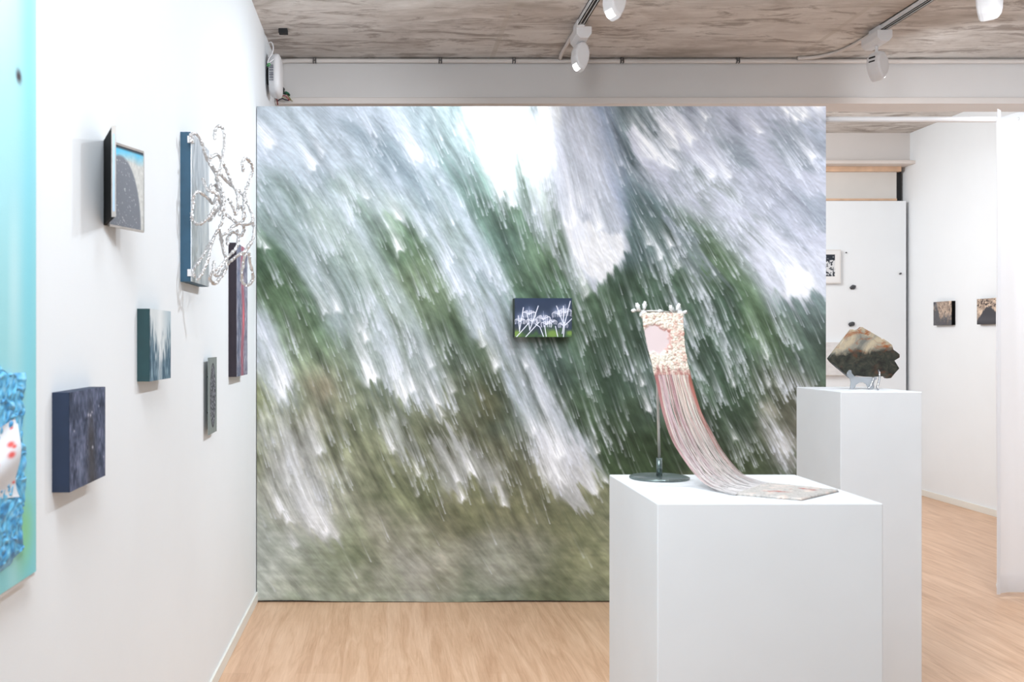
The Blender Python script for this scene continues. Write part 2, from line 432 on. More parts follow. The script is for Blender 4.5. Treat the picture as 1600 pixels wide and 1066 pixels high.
class NT:
    def __init__(s, name):
        s.m = bpy.data.materials.new(name); s.m.use_nodes = True
        s.t = s.m.node_tree; s.b = s.t.nodes['Principled BSDF']
    def n(s, kind, **kw):
        x = s.t.nodes.new(kind)
        for k, v in kw.items(): setattr(x, k, v)
        return x
    def l(s, a, b): s.t.links.new(a, b)
    def coords(s, scale=(1, 1, 1), loc=(0, 0, 0), kind='Object'):
        c = s.n('ShaderNodeTexCoord'); m = s.n('ShaderNodeMapping')
        m.inputs['Scale'].default_value = scale; m.inputs['Location'].default_value = loc
        s.l(c.outputs[kind], m.inputs['Vector']); return m.outputs[0]
    def noise(s, vec, scale, detail=4, rough=.5, dist=0):
        x = s.n('ShaderNodeTexNoise'); s.l(vec, x.inputs['Vector'])
        x.inputs['Scale'].default_value = scale; x.inputs['Detail'].default_value = detail
        x.inputs['Roughness'].default_value = rough; x.inputs['Distortion'].default_value = dist
        return x.outputs['Fac']
    def ramp(s, fac, stops, interp='LINEAR'):
        x = s.n('ShaderNodeValToRGB'); s.l(fac, x.inputs[0]); e = x.color_ramp.elements; x.color_ramp.interpolation = interp
        while len(e) < len(stops): e.new(.5)
        for k, (p, c) in enumerate(stops):
            e[k].position = p; e[k].color = c if len(c) == 4 else tuple(c)+(1,)
        return x.outputs[0]
    def mix(s, fac, a, b, blend='MIX'):
        x = s.n('ShaderNodeMix', data_type='RGBA', blend_type=blend)
        for sock, v in ((x.inputs[0], fac), (x.inputs[6], a), (x.inputs[7], b)):
            if isinstance(v, (int, float)): sock.default_value = v
            elif isinstance(v, tuple): sock.default_value = v
            else: s.l(v, sock)
        return x.outputs[2]
    def math(s, op, a, b=0.0):
        x = s.n('ShaderNodeMath', operation=op)
        for i, v in enumerate((a, b)):
            if isinstance(v, (int, float)): x.inputs[i].default_value = v
            else: s.l(v, x.inputs[i])
        return x.outputs[0]
    def bump(s, h, strength, dist=.01):
        x = s.n('ShaderNodeBump'); x.inputs['Strength'].default_value = strength; x.inputs['Distance'].default_value = dist
        s.l(h, x.inputs['Height']); s.l(x.outputs[0], s.b.inputs['Normal'])
    def set(s, color=None, rough=.6, metal=0, spec=.5):
        if color is not None:
            if isinstance(color, tuple): s.b.inputs['Base Color'].default_value = color
            else: s.l(color, s.b.inputs['Base Color'])
        s.b.inputs['Roughness'].default_value = rough; s.b.inputs['Metallic'].default_value = metal
        s.b.inputs['Specular IOR Level'].default_value = spec
        return s

def plain(name, c, rough=.6, metal=0, var=.03, scale=6, bump=0, bscale=80, spec=.5):
    t = NT(name); v = t.coords()
    f = t.noise(v, scale, 3)
    c0 = srgb(*[max(0, x*(1-var)) for x in c]); c1 = srgb(*[min(255, x*(1+var)) for x in c])
    t.set(t.ramp(f, [(.3, c0), (.7, c1)]), rough, metal, spec)
    if bump: t.bump(t.noise(v, bscale, 3), bump, .002)
    return t.m

def painted(name, rough=.6, bump=0, bscale=200, stretch=(1, 1, 1), spec=.3, metal=0):
    t = NT(name); a = t.n('ShaderNodeAttribute'); a.attribute_name = 'paint'
    t.set(None, rough, metal, spec); t.l(a.outputs['Color'], t.b.inputs['Base Color'])
    if bump: t.bump(t.noise(t.coords(stretch), bscale, 3), bump, .002)
    return t.m

M = {}
M['wall'] = plain('white_wall_paint', (236, 240, 243), .75, 0, .006, 2, .12, 260, .2)
M['beam'] = plain('beam_paint', (222, 217, 214), .6, 0, .03, .9, .1, 120, .2)
M['trim'] = plain('warm_white_trim', (226, 217, 211), .5, 0, .02, 2)
M['skirting'] = plain('cream_skirting', (232, 231, 224), .45, 0, .015, 3)
M['pedestal'] = plain('pedestal_paint', (214, 216, 218), .55, 0, .012, 3, .05, 150, .25)
M['white_plastic'] = plain('white_plastic', (232, 230, 231), .35, 0, .01, 10)
M['white_metal'] = plain('white_enamelled_metal', (225, 225, 226), .3, 0, .01, 8)
M['dark'] = plain('dark_recess', (30, 30, 32), .7)
M['black'] = plain('black_card', (4, 4, 5), .7, spec=.1)
M['navy'] = plain('navy_painted_edge', (27, 42, 66), .65, 0, .05, 20)
M['teal'] = plain('dark_teal_painted_edge', (28, 62, 66), .65, 0, .05, 20)
M['petrol'] = plain('petrol_blue_edge', (38, 78, 102), .6, 0, .06, 20)
M['aubergine'] = plain('aubergine_edge', (42, 34, 46), .65, 0, .05, 20)
M['canvas_back'] = plain('canvas_edge', (40, 48, 44), .7)
M['silver'] = plain('silver_frame', (190, 184, 178), .3, .8, .05, 30)
M['steel'] = plain('brushed_steel', (176, 172, 166), .35, .6, .05, 30)
M['gunmetal'] = plain('dark_green_grey_metal', (112, 124, 122), .25, .7, .06, 12)
M['paint'] = painted('painted_surface', .6, .15, 300)
M['print'] = painted('printed_cloth', .75, .10, 260, (1, 1, 1), .15)
M['paste'] = painted('thick_paint', .35, .5, 160, (1, 1, 1), .5)
M['thread'] = painted('thread', .8, 0, spec=.1)
M['wood'] = plain('pine_batten', (222, 186, 156), .5, 0, .06, 9)
M['blind'] = plain('roller_blind', (220, 216, 211), .8, 0, .01, 4)
M['stone'] = plain('dark_pebble', (70, 72, 76), .5, 0, .3, 60, .3, 90)
M['grey_frame'] = plain('off_white_frame', (224, 222, 220), .5, 0, .02, 8)

# crumpled foil
t = NT('crumpled_foil'); v = t.coords()
t.set(srgb(214, 213, 213), .34, .75)
vo = t.n('ShaderNodeTexVoronoi'); vo.inputs['Scale'].default_value = 130; t.l(v, vo.inputs['Vector'])
t.bump(t.math('ADD', vo.outputs['Distance'], t.noise(v, 90, 3)), .6, .005)
M['foil'] = t.m
t = NT('brushed_aluminium_sheet'); v = t.coords((14, 14, 4))
f = t.noise(v, 1.0, 4, .6)
t.set(t.ramp(f, [(.3, srgb(150, 156, 164)), (.5, srgb(200, 205, 210)), (.7, srgb(236, 237, 238))]), .4, .45)
t.bump(t.noise(t.coords((12, 12, 3)), 2.0, 3), .5, .01)
M['aluminium'] = t.m

# clear and smoky plastic of the easel
t = NT('smoky_clear_plastic'); t.set(srgb(196, 201, 206), .08, .0)
t.b.inputs['Transmission Weight'].default_value = .6
t.b.inputs['IOR'].default_value = 1.4
M['clear'] = t.m
M['chrome'] = plain('chrome', (190, 192, 198), .2, .9, .01, 5)

# laminate floor, boards along the room's length
t = NT('light_oak_laminate'); v = t.coords()
br = t.n('ShaderNodeTexBrick'); br.offset = .37
mp = t.n('ShaderNodeMapping'); mp.inputs['Rotation'].default_value = (0, 0, math.radians(90))
t.l(v, mp.inputs['Vector']); t.l(mp.outputs[0], br.inputs['Vector'])
br.inputs['Scale'].default_value = 1.0; br.inputs['Brick Width'].default_value = 1.28; br.inputs['Row Height'].default_value = .192
br.inputs['Mortar Size'].default_value = .0008; br.inputs['Mortar Smooth'].default_value = .3
br.inputs['Color1'].default_value = (.25, .25, .25, 1); br.inputs['Color2'].default_value = (.75, .75, .75, 1); br.inputs['Mortar'].default_value = (.3, .3, .3, 1)
g1 = t.noise(t.coords((9, .7, 1)), 2.2, 5, .6, 1.2)
g2 = t.noise(t.coords((70, 3, 1)), 2.0, 4, .6)
s1 = t.math('ADD', t.math('MULTIPLY', g1, .62), t.math('ADD', t.math('MULTIPLY', g2, .25), t.math('MULTIPLY', br.outputs['Color'], .13)))
c = t.ramp(s1, [(.34, srgb(190, 148, 116)), (.5, srgb(211, 172, 140)), (.66, srgb(226, 190, 160))])
c = t.mix(t.math('MULTIPLY', br.outputs['Fac'], .35), c, srgb(160, 120, 92))
t.set(c, .38, 0, .4); t.bump(g2, .04, .002)
M['floor'] = t.m

# shuttered concrete, marks run across the room
t = NT('shuttered_concrete')
a = t.noise(t.coords((.8, 1.7, 1)), 2.3, 10, .68, .8)
b = t.noise(t.coords((2.0, 9, 1), (3, 1, 0)), 2.0, 7, .72, .5)
d = t.noise(t.coords((1.0, 1.2, 1), (7, 5, 0)), .9, 4, .5)
e = t.noise(t.coords((2.2, 6.5, 1), (2, 9, 0)), 1.5, 8, .68, .8)
s1 = t.math('ADD', t.math('MULTIPLY', a, .5), t.math('ADD', t.math('MULTIPLY', b, .17), t.math('MULTIPLY', d, .33)))
c = t.ramp(s1, [(.36, srgb(172, 163, 154)), (.46, srgb(206, 199, 193)), (.54, srgb(225, 220, 215)), (.66, srgb(240, 237, 233))])
st = t.ramp(t.math('MULTIPLY', e, t.math('ADD', a, .48)), [(.50, (0, 0, 0)), (.62, (1, 1, 1))])
c = t.mix(t.math('MULTIPLY', st, .6), c, srgb(120, 104, 92))
# joints between the shutter boards
v = t.n('ShaderNodeSeparateXYZ'); t.l(t.coords(), v.inputs[0])
def joint(coord, spacing, off, width):
    q = t.math('FRACT', t.math('DIVIDE', t.math('ADD', coord, 50*spacing-off), spacing))
    return t.math('LESS_THAN', q, width/spacing)
jy = joint(v.outputs[1], 1.25, 5.68, .006)
jx = joint(v.outputs[0], 1.9, .64, .03)
c = t.mix(t.math('MULTIPLY', jy, .5), c, srgb(196, 188, 180))
c = t.mix(t.math('MULTIPLY', jx, .45), c, srgb(196, 188, 178))
t.set(c, .8, 0, .2); t.bump(t.math('ADD', b, e), .25, .01)
M['concrete'] = t.m

# slab of stone: pale tan above, dark green-black below, rust at the cracks
t = NT('polished_stone_slab'); v = t.coords((1, 1, 1))
z = t.n('ShaderNodeSeparateXYZ'); t.l(v, z.inputs[0])
n1 = t.noise(v, 9, 6, .6, .8); n2 = t.noise(v, 38, 5, .65, .5); n3 = t.noise(t.coords((1, 1, 1.4), (4, 2, 1)), 14, 5, .6, 1.5)
top = t.ramp(n1, [(.33, srgb(108, 108, 102)), (.45, srgb(144, 138, 124)), (.56, srgb(180, 164, 138)), (.70, srgb(142, 140, 134))])
top = t.mix(t.ramp(n3, [(.54, (0, 0, 0)), (.66, (1, 1, 1))]), top, srgb(142, 82, 44))
bot = t.ramp(n2, [(.35, srgb(22, 22, 20)), (.52, srgb(46, 48, 40)), (.64, srgb(66, 62, 52)), (.75, srgb(58, 76, 52))])
bot = t.mix(t.ramp(n3, [(.56, (0, 0, 0)), (.70, (1, 1, 1))]), bot, srgb(82, 52, 36))
edge = t.math('ADD', z.outputs[2], t.math('ADD', t.math('MULTIPLY', t.math('SUBTRACT', n1, .5), .10), t.math('MULTIPLY', z.outputs[0], -.10)))
fac = t.ramp(edge, [(.098, (1, 1, 1)), (.120, (0, 0, 0))])
t.set(t.mix(fac, top, bot), .4, 0, .5)
M['slab'] = t.m

# thin white curtain
t = NT('thin_white_curtain'); t.set(srgb(246, 246, 247), .9, 0, .1)
tr = t.n('ShaderNodeBsdfTranslucent'); tr.inputs[0].default_value = srgb(250, 250, 252)
tp = t.n('ShaderNodeBsdfTransparent'); m1 = t.n('ShaderNodeMixShader'); m2 = t.n('ShaderNodeMixShader')
m1.inputs[0].default_value = .5; m2.inputs[0].default_value = .10
t.l(t.b.outputs[0], m1.inputs[1]); t.l(tr.outputs[0], m1.inputs[2]); t.l(m1.outputs[0], m2.inputs[1]); t.l(tp.outputs[0], m2.inputs[2])
t.l(m2.outputs[0], t.t.nodes['Material Output'].inputs[0])
M['curtain'] = t.m

t = NT('lit_lamp_lens'); t.set(srgb(255, 255, 255), .3)
t.b.inputs['Emission Color'].default_value = (1, 1, 1, 1); t.b.inputs['Emission Strength'].default_value = 6
M['lens'] = t.m

# ------------------------------------------------------------------ the room
XL = -.703; XR = 4.85; ZC = 3.17
def struct(name, bm, mat, label=None, bevel=0):
    o = obj(name, bm, mat, None, False, bevel)
    o['kind'] = 'structure'
    if label: o['label'] = label
    return o

struct('floor', bx(((XL-.12, -3.2, -.05), (XR+.12, 9.9, 0))), M['floor'], 'light oak laminate floor of both rooms')
struct('ceiling', bx(((XL-.12, -3.2, ZC), (XR+.12, 6.42, ZC+.15)), ((XL-.12, 6.42, 3.33), (XR+.12, 9.9, 3.48))), M['concrete'], 'bare stained concrete ceiling with board marks')
struct('wall_left', bx(((XL-.12, -3.2, 0), (XL, 6.42, ZC)), ((XL-.12, 6.42, 0), (XL, 9.9, 3.33))), M['wall'], 'white left wall hung with small paintings')
struct('wall_right', bx(((XR, -3.2, 0), (XR+.12, 6.42, ZC)), ((XR, 6.42, 0), (XR+.12, 9.9, 3.33))), M['wall'], 'white right wall of the back room')
struct('wall_back', bx(((XL, 9.7, 0), (XR, 9.85, 3.33))), M['wall'], 'white far wall of the back room')
struct('wall_middle', bx(((-.685, 5.52, 0), (2.352, 5.62, 2.655))), M['wall'], 'white partition that carries the large forest print')
# beam across the room with its ledge
struct('trim_1', bx(((XL, 6.42, 2.925), (XR, 6.62, 3.33))), M['beam'], 'grey beam across the room below the concrete ceiling')
struct('trim_2', bx(((XL, 6.405, 2.885), (XR, 6.635, 2.925))), M['trim'], 'warm white ledge along the foot of the beam', .004)
# far beam, its ledge and the batten under it
struct('trim_3', bx(((XL, 9.5, 3.06), (XR, 9.7, 3.33))), M['beam'], 'pale beam over the window of the back room')
struct('trim_4', bx(((XL, 9.40, 3.03), (XR, 9.7, 3.06))), M['trim'], 'thin ledge under the far beam', .003)
struct('trim_5', bx(((XL, 9.56, 2.985), (4.80, 9.66, 3.03))), M['wood'], 'pine batten over the roller blind')
bl = struct('baseboard_left', bx(((XL, -3.2, 0), (XL+.010, 5.50, .055))), M['skirting'], 'cream baseboard under the left wall', .002)
struct('baseboard_right', bx(((XR-.012, -3.2, 0), (XR, 9.7, .055))), M['skirting'], 'cream baseboard under the right wall', .002)

w = struct('window_1', bx(((1.0, 9.66, .9), (4.72, 9.70, 2.98))), M['dark'], 'far window covered by a pale roller blind')
bm = bmesh.new()
box(bm, (1.0, 9.60, .95), (4.775, 9.605, 2.985))
obj('roller_blind', bm, M['blind'], w)
obj('bottom_bar', bx(((1.0, 9.59, 2.715), (4.775, 9.60, 2.735))), M['wood'], w)
obj('side_gap', bx(((4.78, 9.62, .95), (4.83, 9.66, 2.985))), M['dark'], w)

# ------------------------------------------------------------------ the printed cloth
img = mural_image(724, 626)
def mural_pos(u, v):
    x = -.727+u*(2.352+.727); top = 2.659; bot = .006
    x = np.where(v > .5, x+(v-.5)*2*.024*(1-u), x)
    z = top+(bot-top)*v+.004*np.sin(u*13+1)*v*v+.002*np.sin(u*31)*v**4
    y = 5.49+.003*np.sin(u*5)*(1-v)*v-.006*np.exp(-((1-v)/.012)**2)
    x = np.maximum(x, XL+.004)
    return np.stack([x, y, z], -1)
mural = thing('printed_mural', (.82, 5.50, 0), 'large printed cloth of blurred green trees and falling white light covering the partition wall', 'mural')
link('printed_cloth', grid_mesh('printed_cloth', img, mural_pos), M['print'], mural)
obj('cloth_edge', bx(((-.697, 5.497, .008), (2.350, 5.5185, 2.655))), M['canvas_back'], mural)

# ------------------------------------------------------------------ pictures: paint in numpy
def nz(rng, h, w, cy, cx): return smooth_noise(rng, h, w, cy, cx)
def blendc(img, m, c):
    m = np.clip(m, 0, 1)[..., None]
    return img*(1-m)+np.array(c, float)/255*m
def stroke(img, pts, width, c, soft=1.0, a=1.0):
    """a brush line through pts, in picture cells"""
    h, w = img.shape[:2]; Y, X = np.mgrid[0:h, 0:w].astype(float); d = np.full((h, w), 1e9)
    for (x0, y0), (x1, y1) in zip(pts[:-1], pts[1:]):
        dx, dy = x1-x0, y1-y0; L = dx*dx+dy*dy+1e-9
        t_ = np.clip(((X-x0)*dx+(Y-y0)*dy)/L, 0, 1)
        d = np.minimum(d, np.hypot(X-x0-t_*dx, Y-y0-t_*dy))
    return blendc(img, np.clip((width-d)/soft+.5, 0, 1)*a, c)

def art_night():          # violet blue streaks, a dim brown pillar, a few pale dots
    r = np.random.default_rng(3); h, w = 120, 160
    a = nz(r, h, w, 26, 70); b = nz(r, h, w, 12, 20); c = nz(r, h, w, 5, 7)
    q = np.clip(a*.55+b*.35+c*.25-.25, 0, 1)[..., None]
    im = np.array([38, 48, 70])/255*(1-q)+np.array([142, 148, 178])/255*q
    im = blendc(im, np.clip(nz(r, h, w, 12, 40)*1.6-.8, 0, 1)*.5, (150, 154, 184))
    X = np.linspace(0, 1, w)[None, :]; Y = np.linspace(0, 1, h)[:, None]
    im = blendc(im, np.exp(-((X-.58-.06*(Y-.5))/(.07+.07*Y))**2)*.75*np.clip(Y*2, 0, 1), (62, 60, 62))
    im = blendc(im, np.exp(-((X-.28)/.06)**2-((Y-.8)/.2)**2)*.5, (150, 160, 185))
    for x, y, s in ((.5, .27, 1.6), (.56, .28, 1.6), (.60, .25, 1.1), (.62, .63, 1.6), (.12, .40, 1.0), (.80, .2, 1), (.95, .78, 1)):
        im = blendc(im, np.exp(-(((X-x)*w)**2+((Y-y)*h)**2)/(2*s*s)), (225, 225, 240))
    return im
def art_light():          # white light coming down through blue grey trees
    r = np.random.default_rng(8); h, w = 120, 160
    X = np.linspace(0, 1, w)[None, :]; Y = np.linspace(0, 1, h)[:, None]
    n = nz(r, h, w, 6, 46); n2 = nz(r, h, w, 9, 90); n3 = nz(r, h, w, 4, 8)
    edge = .55+.5*np.abs(X-.52)**1.0*-1.5+.55*(n-.5)+.35*(n2-.5)
    dark = np.clip((Y-edge)*3+.3*(n3-.5), 0, 1)
    im = np.ones((h, w, 3))*np.array([216, 222, 224])/255
    im = blendc(im, np.clip((X-.55)*1.5*(1-Y), 0, 1), (150, 178, 194))
    im = blendc(im, dark, (58, 88, 108))
    im = blendc(im, np.clip(dark*(n2*2.2-.9), 0, 1), (150, 176, 190))
    im = blendc(im, np.exp(-((X-.46)/.10)**2)*(.75*n2+.3)*np.clip(1.1-Y*.4, 0, 1), (236, 240, 242))
    return im
def art_rose():           # grey violet bark with a rose streak
    r = np.random.default_rng(9); h, w = 200, 110
    X = np.linspace(0, 1, w)[None, :]; Y = np.linspace(0, 1, h)[:, None]
    a = nz(r, h, w, 18, 34); b = nz(r, h, w, 50, 60); q = np.clip(a*.7+b*.6-.2, 0, 1)[..., None]
    im = np.array([70, 72, 92])/255*(1-q)+np.array([208, 206, 218])/255*q
    im = blendc(im, np.exp(-((X-.55+.07*np.sin(Y*9))/.12)**2)*(.5+.7*a), (170, 88, 102))
    im = blendc(im, np.exp(-((X-.62)/.06)**2-((Y-.55)/.12)**2), (232, 120, 130))
    im = blendc(im, np.exp(-((X-.2)/.1)**2)*np.clip(b*1.6-.5, 0, 1), (60, 78, 110))
    return im
def art_oval():           # grey plate with a dark textured oval
    r = np.random.default_rng(4); h, w = 150, 90
    X = np.linspace(-1, 1, w)[None, :]; Y = np.linspace(-1, 1, h)[:, None]
    a = nz(r, h, w, 60, 40)
    im = np.ones((h, w, 3))*np.array([134, 142, 140])/255*(1+.05*(nz(r, h, w, 8, 8)-.5))[..., None]
    d = (X/.74)**2+(Y/.86)**2
    im = blendc(im, np.clip((1-d)*14, 0, 1), (58, 60, 68))
    im = blendc(im, np.clip((1-d)*14, 0, 1)*np.clip((a-.5)*5, 0, 1), (150, 152, 160))
    im = blendc(im, np.clip((1-d)*14, 0, 1)*np.clip((d-.82)*12, 0, 1), (44, 46, 54))
    return im
def art_lily():           # white spidery flowers against a dark blue ground
    r = np.random.default_rng(2); h, w = 170, 250
    X = np.linspace(0, 1, w)[None, :]; Y = np.linspace(0, 1, h)[:, None]
    im = np.ones((h, w, 3))*np.array([44, 58, 84])/255
    im = blendc(im, np.clip(nz(r, h, w, 5, 7)*Y*1.2, 0, 1), (60, 66, 76))
    im = blendc(im, np.clip((Y-.72)*5+nz(r, h, w, 10, 16)*1.4-.9, 0, 1), (66, 96, 62))
    for cx, cy, rr in ((.66, .92, .10), (.03, .92, .08), (.97, .9, .06)):
        im = blendc(im, np.exp(-((X-cx)/rr)**2-((Y-cy)/(rr*1.1))**2)*1.3, (120, 150, 74))
    def halo(cx, cy, s, a):
        nonlocal im
        im = blendc(im, np.exp(-(((X-cx)*1.47)**2+(Y-cy)**2)/(2*s*s))*a, (178, 190, 226))
    for cx, cy in ((.10, .5), (.25, .35), (.32, .55), (.5, .5), (.56, .6), (.74, .35), (.86, .3), (.85, .6)): halo(cx, cy, .085, .55)
    wv = (250, 250, 255)
    def ln(p, wd=1.3, c=wv, a=1): 
        nonlocal im
        im = stroke(im, [(x*w, y*h) for x, y in p], wd, c, 1.6, a)
    def bloom(cx, cy, s, n, up=.3):
        for i in range(n):
            a = math.pi*(i+.5)/n+r.uniform(-.1, .1); dx = math.cos(a)*s; 
            pts = []
            for k in range(8):
                q = k/7; pts.append((cx+dx*math.sin(q*2.1)*1.0, cy-math.sin(q*2.9)*s*1.0*(.55+.6*abs(math.sin(a)))+q*q*s*.8))
            ln(pts, r.uniform(.7, 1.4), (238, 238, 250), .9)
        ln([(cx, cy), (cx, cy-s*1.7)], .6, (210, 214, 240), .7)
    bloom(.09, .60, .10, 8); bloom(.25, .42, .12, 9); bloom(.30, .60, .10, 7); bloom(.50, .55, .13, 9); bloom(.55, .68, .10, 8)
    bloom(.76, .42, .11, 8); bloom(.88, .38, .13, 10); bloom(.84, .70, .09, 7); bloom(.66, .62, .08, 6)
    for p in ([(.03, .99), (.24, .64)], [(.08, .85), (.15, .24)], [(.19, .99), (.42, .62)], [(.26, .82), (.41, .20)], [(.26, .8), (.22, .4)], [(.08, .8), (.06, .45)],
              [(.50, .98), (.44, .74), (.36, .66)], [(.55, .98), (.52, .7)], [(.75, .98), (.71, .72)], [(.85, .99), (.87, .66), (.97, .08)], [(.86, .7), (.73, .2)],
              [(.85, .7), (.85, .2)], [(.86, .72), (1.0, .52)], [(.83, .9), (.86, .62)]):
        ln(p, 2.6, (176, 188, 226), .6); ln(p, 1.35)
    return im
def art_cloud(seed, mount=False):        # sepia picture of clouds or of a dark peak
    r = np.random.default_rng(seed); h, w = 90, 120
    X = np.linspace(0, 1, w)[None, :]; Y = np.linspace(0, 1, h)[:, None]
    a = nz(r, h, w, 8, 10); b = nz(r, h, w, 20, 26); q = np.clip(a*.9+b*.5-.02, 0, 1)[..., None]
    im = np.array([120, 104, 96])/255*(1-q)+np.array([222, 200, 178])/255*q
    if mount:
        ridge = np.where(X < .42, .30+1.25*np.abs(.42-X), np.where(X < .6, .28, .28+.95*(X-.6)))
        im = blendc(im, np.clip((Y-ridge-.06*(nz(r, 1, w, 1, 30)-.5))*16, 0, 1), (68, 68, 74))
        im = blendc(im, np.clip((Y-.62)*3, 0, 1)*.5, (96, 98, 106))
        im = blendc(im, np.clip((Y-.82)*6, 0, 1), (58, 58, 62))
        im = blendc(im, np.clip((b-.60)*6, 0, 1)*(Y < .35), (70, 60, 58))
    else:
        im = blendc(im, np.clip((Y-.55+.5*(a-.5)+.35*(X < .3))*4, 0, 1)*.85, (74, 78, 86))
        im = blendc(im, np.clip((b-.62)*6, 0, 1)*.7, (84, 78, 78))
        im = blendc(im, np.exp(-((X-.05)/.15)**2-((Y-.05)/.12)**2), (70, 74, 84))
    return im
def art_ink():            # black ink marks on white paper
    r = np.random.default_rng(6); h, w = 90, 70
    X = np.linspace(0, 1, w)[None, :]; Y = np.linspace(0, 1, h)[:, None]
    a = nz(r, h, w, 16, 12); b = nz(r, h, w, 30, 26)
    im = np.ones((h, w, 3))*.92
    ins = ((X > .16) & (X < .80) & (Y > .12) & (Y < .82))
    im = blendc(im, ins*.25, (168, 176, 188))
    im = blendc(im, ins*np.clip((a*.5+b*.5-.53+.28*(Y < .3)+.12*(Y > .68))*7, 0, 1), (44, 50, 60))
    return im

def wall_art(name, ya, yb, z0, z1, thick, face, edge_mat, label, cat='painting', group=None, side='L', gap=0.0):
    """a stretched canvas on a side wall: the body is one part, the painted front another"""
    s = 1 if side == 'L' else -1
    xw = XL if side == 'L' else XR
    x0 = xw+s*gap; x1 = xw+s*(gap+thick)
    e = thing(name, (xw, (ya+yb)/2, z0), label, cat, group)
    obj('stretched_edge', bx(((min(x0, x1), ya, z0), (max(x0, x1), yb, z1))), edge_mat, e)
    xf = x1+s*.0008
    def pos(u, v):
        y = ya+u*(yb-ya) if side == 'L' else yb-u*(yb-ya)
        return np.stack([np.full(u.shape, xf), y, z1-v*(z1-z0)], -1)
    link('painted_front', grid_mesh('painted_front', face, pos), M['paint'], e)
    return e

wall_art('painting', 2.147, 2.420, 1.082, 1.292, .036, art_night(), M['navy'],
         'violet-blue night painting with navy edges, lowest and nearest small canvas on left wall', group=None)
wall_art('painting', 2.877, 3.154, 1.286, 1.491, .0355, art_light(), M['teal'],
         'painting of white light pouring through blue trees, dark teal edges, left wall')
wall_art('painting', 4.535, 4.890, 1.241, 1.836, .035, art_rose(), M['aubergine'],
         'tall grey-violet painting with rose streak and near-black edges beside the large print')
wall_art('painting', 8.740, 9.030, 1.537, 1.743, .032, art_cloud(5), M['black'],
         'small sepia cloud picture with black edges on the right wall, farther from the curtain', side='R')
wall_art('painting', 8.06, 8.365, 1.535, 1.742, .032, art_cloud(12, True), M['black'],
         'small sepia picture of a dark peak on the right wall, cut by the curtain', side='R')

# plate with the oval, standing off the wall on a pin
e = thing('etched_plate', (XL, 4.0, 1.04), 'narrow grey plate with a dark patterned oval, standing off the left wall', 'wall piece')
im = art_oval()
obj('plate', bx(((-.686, 3.915, 1.040), (-.682, 4.095, 1.336))), plain('grey_plate', (128, 136, 134), .5), e)
def pos(u, v): return np.stack([np.full(u.shape, -.6815), 3.915+u*.18, 1.336-v*.296], -1)
link('oval_front', grid_mesh('oval_front', im, pos), M['paint'], e)
for z in (1.12, 1.26):
    bm = bmesh.new(); tube(bm, [Vector((XL, 4.0, z)), Vector((-.686, 4.0, z))], .004, 8); obj('stand_off', bm, M['dark'], e)

# ------------------------------------------------------------------ big turquoise painting at the left border
r = np.random.default_rng(21); h, w_ = 260, 150
X = np.linspace(0, 1, w_)[None, :]; Y = np.linspace(0, 1, h)[:, None]
im = np.ones((h, w_, 3))*np.array([180, 228, 236])/255
im = blendc(im, np.clip(Y*1.3-.45, 0, 1)*.9, (126, 198, 202))
im = blendc(im, np.clip(nz(r, h, w_, 6, 16)*1.4-.5, 0, 1)*.6, (206, 236, 240))
im = blendc(im, np.exp(-((X-.96)/.05)**2)*.5, (112, 206, 226))
im = blendc(im, np.exp(-((X-.93)/.05)**2-((Y-.945)/.04)**2)*.8, (140, 204, 140))
im = blendc(im, np.exp(-((X-.90)/.012)**2-((Y-.438)/.006)**2)*1.5, (60, 50, 54))
tp_ = thing('large_painting', (XL, 1.55, .945), 'large turquoise painting with a crumpled blue patch, cut by the left edge of the photo', 'painting')
obj('panel', bx(((XL+.0015, 1.05, .945), (XL+.018, 1.99, 2.62))), M['white_plastic'], tp_)
def pos(u, v): return np.stack([np.full(u.shape, XL+.0215), 1.05+u*.938, 2.62-v*(2.62-.953)], -1)
link('painted_front', grid_mesh('painted_front', im, pos), M['paint'], tp_)
# crumpled blue patch
h, w_ = 200, 200
a = nz(r, h, w_, 30, 40); b = nz(r, h, w_, 60, 80); c_ = nz(r, h, w_, 12, 14)
bump_h = .003+.004*np.abs(a-.5)*2+.003*b
Xn = np.linspace(0, 1, w_)[None, :]; Yn = np.linspace(0, 1, h)[:, None]
blue = np.array([98, 184, 226])/255*np.ones((h, w_, 3))
blue = blendc(blue, np.clip((.5-a)*3, 0, 1), (66, 150, 205)); blue = blendc(blue, np.clip((b-.6)*3, 0, 1)*.6, (170, 214, 236))
blue = blendc(blue, np.clip((.36-b)*5, 0, 1)*.6, (40, 110, 160))
dist = np.minimum(np.minimum(Xn, 1-Xn)*.57, np.minimum(Yn, 1-Yn)*.35)
bump_h = bump_h*np.clip(dist/.012, 0, 1)
wobx = .014*(nz(r, h, w_, 14, 14)-.5)*2; wobz = .014*(nz(r, h, w_, 14, 14)-.5)*2
def pos(u, v): return np.stack([XL+.0218+bump_h, 1.35+u*.57+wobx, 1.352-v*.345+wobz], -1)
link('crumpled_blue_patch', grid_mesh('crumpled_blue_patch', blue, pos), M['paste'], tp_)
